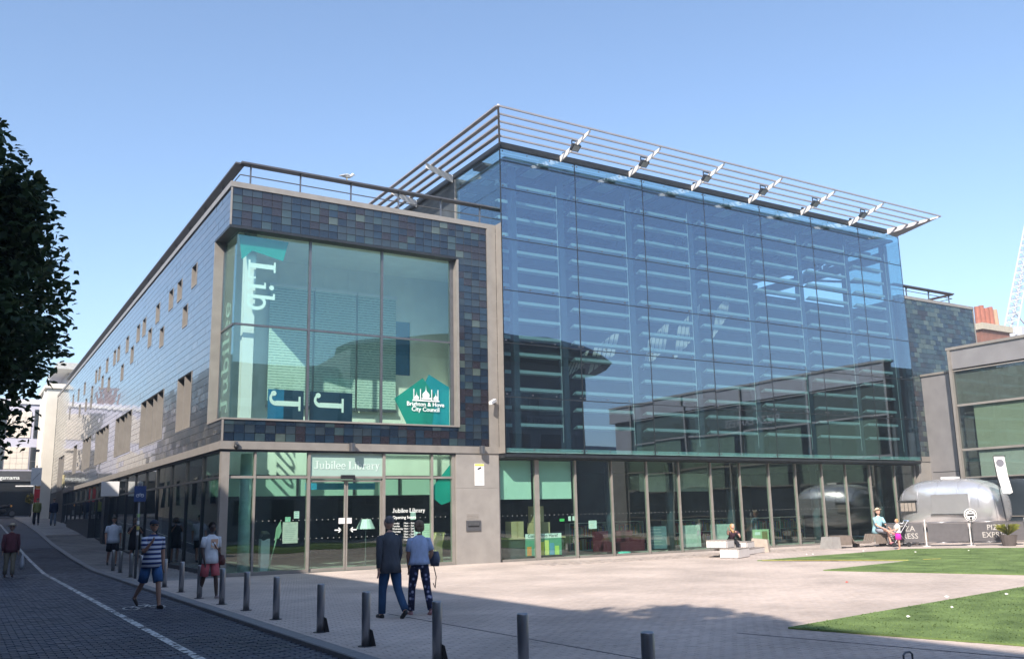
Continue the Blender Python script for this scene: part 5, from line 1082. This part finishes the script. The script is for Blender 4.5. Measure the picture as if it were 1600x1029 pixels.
# ------------------------------------------------------------------ people
skin_l = pm('skin_light', (.55,.33,.25), .55, 0, .06, 8); skin_t = pm('skin_tan', (.36,.20,.14), .55, 0, .06, 8); skin_d = pm('skin_dark', (.055,.030,.022), .5, 0, .06, 8)
def cloth(nm, c, var=.12, ns=9): return pm(nm, c, .85, 0, var+.06, ns, .9, 13, .2, stretch=(1, 1, .45))
def skin_mesh(V, Eg, Rd, root):
    me = bpy.data.meshes.new('tmp'); me.from_pydata([tuple(v) for v in V], Eg, []); o = bpy.data.objects.new('tmp', me); col.objects.link(o)
    md = o.modifiers.new('s', 'SKIN'); md.use_smooth_shade = True; md.branch_smoothing = .6
    for i, sv in enumerate(me.skin_vertices[0].data): sv.radius = (Rd[i], Rd[i]); sv.use_root = (i == root)
    sb = o.modifiers.new('b', 'SUBSURF'); sb.levels = 1; sb.render_levels = 1
    dg = bpy.context.evaluated_depsgraph_get(); ev = o.evaluated_get(dg); m2 = ev.to_mesh()
    vs = [tuple(v.co) for v in m2.vertices]; fs = [tuple(p.vertices) for p in m2.polygons]; ev.to_mesh_clear(); bpy.data.objects.remove(o); bpy.data.meshes.remove(me); return vs, fs
def person(label, loc, rz, H=1.7, legs=((8,6,2),(-12,16,2)), arms=((-8,12,8,0),(10,15,8,0)), lean=3, head=(0,0), sk=None, top=None, sleeve='short', bottom=None, leglen='long', shoes=None, hair=None, hairst='short',
           hat=None, glasses=False, hem=.455, sit=None, group='passers-by in the street', w=1.0, skirt=None, topw=1.0, jacket=False):
    t = thing('person', label, 'person', loc, rz, group); sk = sk or skin_l
    P0 = Vector((0, 0, .53*H)); q = lambda a: math.radians(a)
    def legpts(P, s, a, b, sp):
        hip = P+Vector((s*.052*H, 0, -.02*H)); kd = Vector((s*math.sin(q(sp)), math.sin(q(a)), -math.cos(q(a)))).normalized(); kn = hip+kd*.245*H
        a2 = a-b; sd_ = Vector((s*math.sin(q(sp))*.4, math.sin(q(a2)), -math.cos(q(a2)))).normalized(); an = kn+sd_*.245*H; return hip, kn, an, a2
    L = [legpts(P0, s, *g) for s, g in zip((-1, 1), legs)]
    low = min(l[2].z for l in L)-.035*H
    dz = -low if sit is None else sit-(P0.z-.085*H)
    P = P0+Vector((0, 0, dz)); L = [legpts(P, s, *g) for s, g in zip((-1, 1), legs)]
    U = Vector((0, math.sin(q(lean)), math.cos(q(lean)))); Fd = Vector((0, math.cos(q(lean)), -math.sin(q(lean))))
    N_ = P+U*.295*H; C_ = P+U*.19*H; Wst = P+U*.08*H
    V = [P, Wst, C_, N_, N_+U*.045*H]; Rd = [.075*H*w, .066*H*w, .072*H*w, .034*H, .032*H]; Eg = [(0,1),(1,2),(2,3),(3,4)]
    def addv(v, r, par): V.append(v); Rd.append(r*H); Eg.append((par, len(V)-1)); return len(V)-1
    AR = []
    for s, (hip, kn, an, a2) in zip((-1, 1), L):
        i = addv(hip, .052*w, 0); i = addv(hip.lerp(kn, .5), .044*w, i); i = addv(kn, .031, i); i = addv(kn.lerp(an, .35), .033, i); i = addv(an, .021, i)
        fa = max(-35, min(20, a2 if a2 < 0 else a2*.3)); fd = Vector((0, math.cos(q(fa)), math.sin(q(fa)))); 
        i = addv(an+fd*.045*H+Vector((0,0,-.022*H)), .018, i); addv(an+fd*.095*H+Vector((0,0,-.026*H)), .013, i)
    for s, (a, b, sp, inn) in zip((-1, 1), arms):
        sh = N_-U*.040*H+Vector((s*.100*H*w, 0, 0)); ud = Vector((s*math.sin(q(sp)), math.sin(q(a))*math.cos(q(sp)), -math.cos(q(a))*math.cos(q(sp)))).normalized(); el = sh+ud*.165*H
        a3 = a+b; fdv = Vector((-s*math.sin(q(inn)), math.sin(q(a3))*math.cos(q(inn)), -math.cos(q(a3))*math.cos(q(inn)))).normalized(); wr = el+fdv*.145*H
        i = addv(sh, .036, 2); i = addv(el, .024, i); i = addv(el.lerp(wr, .3), .024, i); i = addv(wr, .015, i); pl = wr+fdv*.035*H; i = addv(pl, .018, i)
        side = fdv.cross(Vector((1,0,0))).normalized(); palmn = fdv.cross(side).normalized()
        for k, fl in enumerate((.034, .042, .039, .030)):
            o_ = side*(.0075*(k-1.5))*H; j = addv(pl+fdv*.022*H+o_, .006, i); j = addv(pl+fdv*(.022+fl*.5)*H+o_*1.05-palmn*s*.003*H, .0052, j); addv(pl+fdv*(.022+fl*.9)*H+o_-palmn*s*.012*H, .0045, j)
        j = addv(wr+fdv*.02*H+side*.018*H, .0065, i); addv(wr+fdv*.045*H+side*.030*H, .0055, j)
        AR.append((sh, el, wr, fdv))
    vs, fs = skin_mesh(V, Eg, Rd, 0); m = MB(); m.add(vs, fs)
    hy, hp = head; rotm = Matrix.Rotation(q(hy), 3, 'Z') @ Matrix.Rotation(q(-hp), 3, 'X'); hb = N_+U*.045*H; hr = .047*H
    hc = hb+rotm @ Vector((0, .012*H, .062*H))
    def hm(p): return hc+rotm @ (Vector(p)*H)
    hv = MB(); hv.ball((0,0,0), (.047, .057, .066), 14, 10); hv.v = [(x*(1-.18*max(0, -z/.064)), y*(1-.10*max(0, -z/.064))+.006*max(0, -z/.064), z) for x, y, z in hv.v]
    hv.tube([(0, .050, .012), (0, .064, -.010), (0, .052, -.016)], [.004, .008, .005], 6); hv.ball((-.044, 0, -.004), (.005, .010, .015), 6, 5); hv.ball((.044, 0, -.004), (.005, .010, .015), 6, 5)
    hv.tube([(-.012, .049, -.032), (0, .053, -.031), (.012, .049, -.032)], .004, 5)
    m.add([hm(v) for v in hv.v], hv.f); body = m.build('body', sk, t, True)
    if not glasses:
        for s in (-1, 1): e = MB(); e.ball((0,0,0), .006, 6, 4); e2 = MB(); e2.add([hm((v[0]+s*.017, v[1]+.047, v[2]+.006)) for v in e.v], e.f); e2.build('eye', black, t)
    else:
        e2 = MB(); 
        for s in (-1, 1): e = MB(); e.ball((s*.019, .049, .007), (.017, .008, .011), 10, 6); e2.add([hm(v) for v in e.v], e.f)
        e = MB(); e.bar((-.046, .0, .012), (-.034, .045, .011), .004); e.bar((.046, .0, .012), (.034, .045, .011), .004); e.bar((-.01, .053, .01), (.01, .053, .01), .004); e2.add([hm(v) for v in e.v], e.f); e2.build('sunglasses', black, t)
    if hair:
        e = MB()
        if hairst == 'short': e.ball((0, -.008, .012), (.048, .054, .060), 14, 8, -.25)
        if hairst == 'bob':
            e.ball((0, -.016, .012), (.058, .056, .062), 14, 8, -.15); e.rings([(0,-.030,-.052,.044,.032),(0,-.028,-.03,.056,.040),(0,-.024,.01,.058,.044)])
        if hairst == 'long': e.ball((0, -.008, .012), (.052, .058, .062), 14, 8, -.3); e.tube([(0,-.03,.03),(0,-.05,-.04),(0,-.04,-.14)], [(.03,.05),(.025,.05),(.012,.03)], 10)
        if hairst == 'afro': e.ball((0, -.008, .016), (.052, .058, .060), 14, 8, -.3)
        h2 = MB(); h2.add([hm(v) for v in e.v], e.f); h2.build('hair', hair, t, True)
    if hat:
        hmat, kind = hat; e = MB()
        if kind == 'brim': e.rings([(0,0,.030,.088,.095),(0,0,.036,.090,.097),(0,0,.037,.050,.058),(0,0,.070,.046,.053),(0,0,.082,.036,.043)])
        if kind == 'cap': e.ball((0, -.004, .026), (.053, .060, .050), 14, 8, -.1); e.prism([(-.038,0),(.038,0),(.030,.045),(-.030,.045)], (0, .045, .030), (1,0,0), (0,1,-.15), (0,0,.006))
        h2 = MB(); h2.add([hm(v) for v in e.v], e.f); ho = h2.build('hat', hmat, t, True)
        if kind == 'brim': e = MB(); e.rings([(0,0,.0375,.0515,.0595),(0,0,.048,.0505,.0585)]); h2 = MB(); h2.add([hm(v) for v in e.v], e.f); h2.build('hat_band', dark, ho)
    # top garment
    if top:
        m = MB(); hz = (hem-.53)*H; tw = w*topw
        m.tube([P+U*hz, P+U*(hz*.3+.03*H), P+U*.10*H, P+U*.19*H, P+U*.232*H, P+U*.264*H, P+U*.288*H, P+U*.308*H], [(.086*H*w, .113*H*tw), (.081*H*w, .105*H*tw), (.071*H*w, .091*H*tw), (.078*H*w, .103*H*tw), (.070*H, .106*H*w), (.058*H, .092*H*w), (.046*H, .062*H), (.035*H, .037*H)], 18)
        for s, (sh, el, wr, fdv) in zip((-1, 1), AR):
            st = sh+Vector((-s*.035*H, 0, .000*H))
            if sleeve == 'short': m.tube([st, sh+Vector((s*.006*H,0,-.004*H)), sh.lerp(el, .3), sh.lerp(el, .74)], [.030*H, .037*H, .037*H, .034*H*topw], 10)
            elif sleeve == 'long': m.tube([st, sh+Vector((s*.004*H,0,-.004*H)), sh.lerp(el,.4), el, wr-fdv*.01*H], [.030*H, .038*H, .037*H, .032*H, .024*H], 10)
        rnd = random.Random(len(label)); m.v = [(x+rnd.uniform(-.005, .005), y+rnd.uniform(-.005, .005), z) for x, y, z in m.v]
        m.build('jacket' if jacket else 'shirt', top, t, True)
        if jacket:
            m = MB(); m.tube([P+U*.27*H, P+U*.305*H], [(.050*H, .056*H), (.042*H, .044*H)], 14); m.build('collar', top, t, True)
            m = MB(); m.tube([P-U*.085*H, P-U*.02*H], [(.076*H, .098*H), (.074*H, .096*H)], 16); m.build('shirt_tail', cloth('pale_shirt', (.45,.47,.50)), t, True)
    if bottom:
        m = MB(); m.tube([P+U*.06*H, P, P-Vector((0,0,.06*H))], [(.062*H*w, .086*H*w), (.066*H*w, .092*H*w), (.060*H*w, .090*H*w)], 16)
        for s, (hip, kn, an, a2) in zip((-1, 1), L):
            if leglen == 'long': m.tube([hip+Vector((0,0,.02*H)), hip.lerp(kn, .45), kn, kn.lerp(an, .5), an+Vector((0,0,.01*H))], [.050*H*w, .052*H*w, .041*H, .039*H, .037*H], 12)
            elif leglen == 'short': m.tube([hip+Vector((0,0,.02*H)), hip.lerp(kn, .5), hip.lerp(kn, .93)], [.050*H*w, .056*H*w, .053*H*w], 12)
        m.build('trousers' if leglen == 'long' else 'shorts', bottom, t, True)
    if skirt: m = MB(); m.rings([(P.x, P.y, P.z-.20*H*1.1, .125*H, .115*H), (P.x, P.y, P.z-.08*H, .105*H, .095*H), (P.x, P.y, P.z+.05*H, .075*H, .065*H)]); m.build('skirt', skirt, t, True)
    for s, (hip, kn, an, a2) in zip((-1, 1), L):
        fa = max(-35, min(20, a2 if a2 < 0 else a2*.3)); fd = Vector((0, math.cos(q(fa)), math.sin(q(fa)))); dn = Vector((0,0,-1))
        if shoes: m = MB(); b_ = an+dn*.019*H; m.tube([b_-fd*.030*H, b_-fd*.015*H, b_+fd*.04*H+dn*.003*H, b_+fd*.09*H+dn*.006*H, b_+fd*.108*H+dn*.006*H], [(.012*H,.014*H), (.021*H, .024*H), (.019*H,.026*H), (.013*H,.024*H), (.006*H,.012*H)], 10); m.build('shoe', shoes, t, True)
    t['_pts'] = 0; del t['_pts']
    return t, dict(P=P, N=N_, L=L, A=AR, H=H, U=U)
# striped, printed and floral cloths
def stripes(nm, c1, c2, scale):
    m = pm(nm, c1, .85); N, L = nodes(m); tc = N.new('ShaderNodeTexCoord'); wv = N.new('ShaderNodeTexWave'); wv.bands_direction = 'Z'; wv.inputs['Scale'].default_value = scale; wv.inputs['Distortion'].default_value = .3
    L.new(tc.outputs['Object'], wv.inputs[0]); r_ = N.new('ShaderNodeValToRGB'); r_.color_ramp.interpolation = 'CONSTANT'; r_.color_ramp.elements[1].position = .5
    r_.color_ramp.elements[0].color = (*c1, 1); r_.color_ramp.elements[1].color = (*c2, 1); L.new(wv.outputs[0], r_.inputs[0]); L.new(r_.outputs[0], N['Principled BSDF'].inputs['Base Color']); return m
def floral(nm, c1, c2, c3, scale):
    m = pm(nm, c1, .85); N, L = nodes(m); tc = N.new('ShaderNodeTexCoord'); v = N.new('ShaderNodeTexVoronoi'); v.inputs['Scale'].default_value = scale; L.new(tc.outputs['Object'], v.inputs[0])
    r_ = N.new('ShaderNodeValToRGB'); e = r_.color_ramp.elements; e[0].color = (*c2, 1); e[0].position = .22; e[1].position = .5; e[1].color = (*c1, 1); k = e.new(.33); k.color = (*c3, 1); r_.color_ramp.interpolation = 'EASE'
    L.new(v.outputs['Distance'], r_.inputs[0]); L.new(r_.outputs[0], N['Principled BSDF'].inputs['Base Color']); return m
grey_hair = cloth('hair_grey', (.16,.155,.16), .3, 30); brown_hair = cloth('hair_ash_brown', (.20,.15,.11), .3, 30); black_hair = cloth('hair_black', (.012,.010,.010), .2, 30); blond_hair = cloth('hair_blond', (.45,.28,.12), .3, 30)
shoe_b = pm('shoe_black', (.02,.02,.022), .5); navy_c = cloth('cloth_navy', (.018,.025,.055)); black_c = cloth('cloth_black', (.015,.015,.02)); white_c = cloth('cloth_white', (.62,.66,.72), .05); straw = pm('straw_hat', (.55,.46,.33), .8, 0, .1, 40)
person('grey haired man in a dark grey jacket and jeans walking towards the entrance', (-.28, -12.5, 0), R(8), 1.585, ((12,10,1),(-14,20,1)), ((-6,8,9,0),(8,10,10,2)), 3, (12,-4), skin_l, cloth('jacket_grey', (.075,.085,.105)), 'long', cloth('jeans_blue', (.035,.085,.18)), 'long', shoe_b, grey_hair, 'short', group='couple walking to the library', w=1.08, jacket=True, hem=.43, glasses=False)
_, d2 = person('woman with bobbed hair in a pale blue blouse and dark floral trousers', (.30, -12.38, 0), R(-6), 1.505, ((10,10,5),(-8,14,6)), ((4,20,8,10),(-12,55,14,20)), 2, (-8,-3), skin_t, cloth('blouse_blue', (.36,.46,.68), .1, 14), 'short', floral('trousers_floral', (.012,.016,.05), (.42,.44,.55), (.10,.12,.26), 14), 'long', pm('shoe_pink', (.45,.25,.26), .6), brown_hair, 'bob', group='couple walking to the library', hem=.52, topw=1.12)
t = thing('handbag', 'dark shoulder bag with hanging strap carried by the woman in the blue blouse', 'bag', (.60, -12.35, .78)); m = MB(); m.rings([(0,0,-.02,.05,.12),(0,0,.10,.07,.15),(0,0,.22,.05,.10)]); m.build('bag_body', cloth('bag_blue_grey', (.12,.14,.20)), t, True); m = MB(); m.tube([(0,.05,.0),(.05,.05,-.20),(.03,.05,-.38),(-.02,.02,-.30)], .008, 6); m.build('strap', dark, t)
_, d3 = person('man in a navy striped t-shirt, blue shorts and flat cap in the cycle lane', (-3.0, -7.25, -.05), R(195), 1.655, ((16,8,2),(-20,26,2)), ((0,8,8,0),(20,118,10,14)), 2, (-14,-4), skin_t, stripes('stripe_tee', (.52,.56,.66), (.015,.03,.13), 3.55), 'short', cloth('shorts_blue', (.05,.13,.30)), 'short', pm('sandal_brown', (.03,.02,.018), .6), grey_hair, 'short', (pm('cap_navy', (.012,.018,.045), .8), 'cap'), True, w=1.05)
_, d4 = person('woman in a white printed t-shirt and pink shorts with a shoulder bag', (-1.72, -6.55, 0), R(196), 1.53, ((12,6,2),(-12,16,2)), ((-6,12,8,0),(4,18,12,4)), 2, (-12,0), skin_d, white_c, 'short', cloth('shorts_pink', (.52,.13,.15)), 'short', pm('sandal_white', (.35,.3,.3), .6), black_hair, 'afro', None, True, w=1.04)
H = 1.66
t = thing('shoulder_bag', 'brown shoulder bag hanging at the hip of the woman in pink shorts', 'bag', (-1.72, -6.55, 0), R(196)); m = MB(); m.rings([(-.225,.03,.66,.06,.11),(-.225,.03,.75,.08,.13),(-.225,.03,.86,.04,.09)]); m.build('bag_body', pm('leather_brown', (.09,.025,.02), .5), t, True)
m = MB(); m.tube([(.07,.03,1.27),(.05,.115,1.17),(-.04,.140,1.03),(-.15,.11,.92),(-.215,.05,.83)], .012, 6); m.build('strap', MATS['leather_brown'], t)
m = MB(); m.box(-.09, .07, .124, .128, 1.0, 1.20); tp = m.build('shirt_print', floral('tee_print', (.55,.35,.25), (.15,.25,.45), (.55,.5,.4), 9), t); tp.parent = t
person('man in a white polo shirt, dark cap and black shorts walking down the pavement', (-1.40, 9.5, .04), R(178), 1.71, ((12,6,2),(-14,22,2)), ((-8,10,9,0),(10,25,12,0)), 2, (10,-6), skin_t, cloth('polo_white', (.48,.54,.64), .05), 'short', black_c, 'short', shoe_b, grey_hair, 'short', (pm('cap_olive', (.05,.05,.04), .8), 'cap'), False, w=1.15, topw=1.1)
person('woman in a black dress and hat raising a camera behind the sign pole', (-.60, 9.9, .05), R(175), 1.60, ((4,4,3),(-4,6,3)), ((40,105,14,25),(40,105,14,25)), 0, (0,0), skin_t, black_c, 'short', None, 'none', shoe_b, brown_hair, 'bob', (pm('hat_tan', (.12,.09,.06), .8), 'brim'), True, hem=.30, w=1.08, topw=1.15)
t = thing('camera', 'small dark camera held up by the woman in the black dress', 'camera', (-.60, 9.64, 1.50)); B('camera_body', black, t, (-.07, .07, -.03, .03, -.04, .04)); m = MB(); m.tube([(0,-.03,0),(0,-.08,0)], .03, 12); m.build('lens', black, t)
person('man in a straw hat, maroon shirt and khaki trousers walking down the road', (-4.75, 6.9, -.05), R(184), 1.61, ((6,4,1),(-5,10,1)), ((0,8,9,0),(4,8,9,0)), 1, (-6,-8), skin_t, cloth('shirt_maroon', (.14,.045,.055)), 'long', cloth('khaki', (.26,.22,.16)), 'long', pm('shoe_brown', (.05,.025,.015), .6), grey_hair, 'short', (straw, 'brim'), True, w=1.12)
t = thing('plastic_bag', 'pale plastic bag carried by the man in the straw hat', 'bag', (-4.40, 6.85, .36)); m = MB(); m.rings([(0,0,-.20,.05,.10),(0,0,-.05,.08,.13),(0,0,.10,.06,.10),(0,0,.28,.015,.03)]); m.build('bag_body', pm('plastic_grey', (.40,.42,.48), .3), t, True)
person('distant person in a yellow jacket walking uphill beside the library wall', (-1.75, 41.0, zg(41)), R(2), 1.74, ((10,6,1),(-12,14,1)), ((-6,8,8,0),(8,10,8,0)), 1, (0,0), skin_l, cloth('jacket_yellow', (.20,.21,.06)), 'long', black_c, 'long', shoe_b, brown_hair, 'short')
person('distant person in dark clothes close to the far library wall', (-.85, 40.0, zg(40)), R(2), 1.74, ((8,6,1),(-10,12,1)), ((-6,8,8,0),(8,10,8,0)), 1, (0,0), skin_l, navy_c, 'long', cloth('jeans_pale', (.14,.17,.22)), 'long', shoe_b, brown_hair, 'short')
person('seated man in straw hat and pale blue t-shirt on the wavy bench', (24.70, -2.95, 0), R(172), 1.76, ((88,78,4),(96,24,-6)), ((28,38,8,18),(24,40,8,22)), 14, (-6,-22), skin_l, cloth('tee_aqua', (.36,.62,.72), .15, 5), 'short', cloth('shorts_grey', (.30,.32,.38)), 'short', pm('trainer_pink', (.5,.2,.25), .6), None, 'short', (straw, 'brim'), True, sit=.50, group='people resting in the square', w=1.1)
person('little girl in a white top and bright magenta skirt facing the seated man', (23.05, -5.06, .0), R(60), 1.08, ((3,3,3),(-3,3,3)), ((28,60,6,10),(20,50,6,10)), 0, (0,0), skin_l, cloth('top_white', (.78,.76,.76), .04), 'short', None, 'none', None, blond_hair, 'bob', group='people resting in the square', w=1.12, skirt=cloth('skirt_magenta', (.72,.04,.42)), hem=.54)
person('fair haired girl in a dark top bent forward over the tiled bench', (16.2, -3.55, 0), R(150), 1.45, ((80,80,6),(80,80,6)), ((62,20,6,14),(70,66,16,-8)), 42, (20,-30), skin_l, cloth('top_plum', (.06,.03,.045)), 'short', black_c, 'long', shoe_b, blond_hair, 'long', sit=.42, group='people resting in the square')
t = thing('pushchair', 'dark folded pushchair with a pale blue handle behind the little girl', 'pushchair', (24.95, -3.75, 0), R(-35))
m = MB(); m.tube([(-.3,-.2,.1),(0,-.2,.55),(.3,-.2,.98)], .014, 6); m.tube([(-.3,.2,.1),(0,.2,.55),(.3,.2,.98)], .014, 6); m.tube([(.25,-.2,.1),(-.15,-.2,.6)], .014, 6); m.tube([(.25,.2,.1),(-.15,.2,.6)], .014, 6); m.build('frame', stain, t)
m = MB(); m.tube([(.3,-.22,.98),(.3,.22,.98)], .022, 8); m.build('handle', pm('handle_blue', (.35,.45,.7), .6), t); m = MB(); m.add([(-.2,-.18,.35),(.1,-.18,.32),(.22,-.18,.8),(-.2,.18,.35),(.1,.18,.32),(.22,.18,.8)], [(0,1,4,3),(1,2,5,4),(0,2,1),(3,4,5),(0,3,5,2)]); m.build('seat', black_c, t)
for x in (-.3, .25):
    for y in (-.2, .2): m = MB(); m.tube([(x,y-.015,.09),(x,y+.015,.09)], .09, 14); m.build('wheel', black, t)
# ------------------------------------------------------------------ thin haze: even pale air box added to lift blacks like lens glare
m = MB(); m.box(-205, 205, -205, 205, -1.2, 46); hz = m.build('glare_haze', MATS['dark_metal']); hz['kind'] = 'stuff'
hm_ = bpy.data.materials.new('glare_haze'); hm_.use_nodes = True; hm_.node_tree.nodes.clear()
ou = hm_.node_tree.nodes.new('ShaderNodeOutputMaterial'); pv = hm_.node_tree.nodes.new('ShaderNodeVolumePrincipled')
pv.inputs['Density'].default_value = .0013; pv.inputs['Color'].default_value = (.74, .87, 1, 1); hm_.node_tree.links.new(pv.outputs[0], ou.inputs['Volume'])
hz.data.materials.clear(); hz.data.materials.append(hm_)
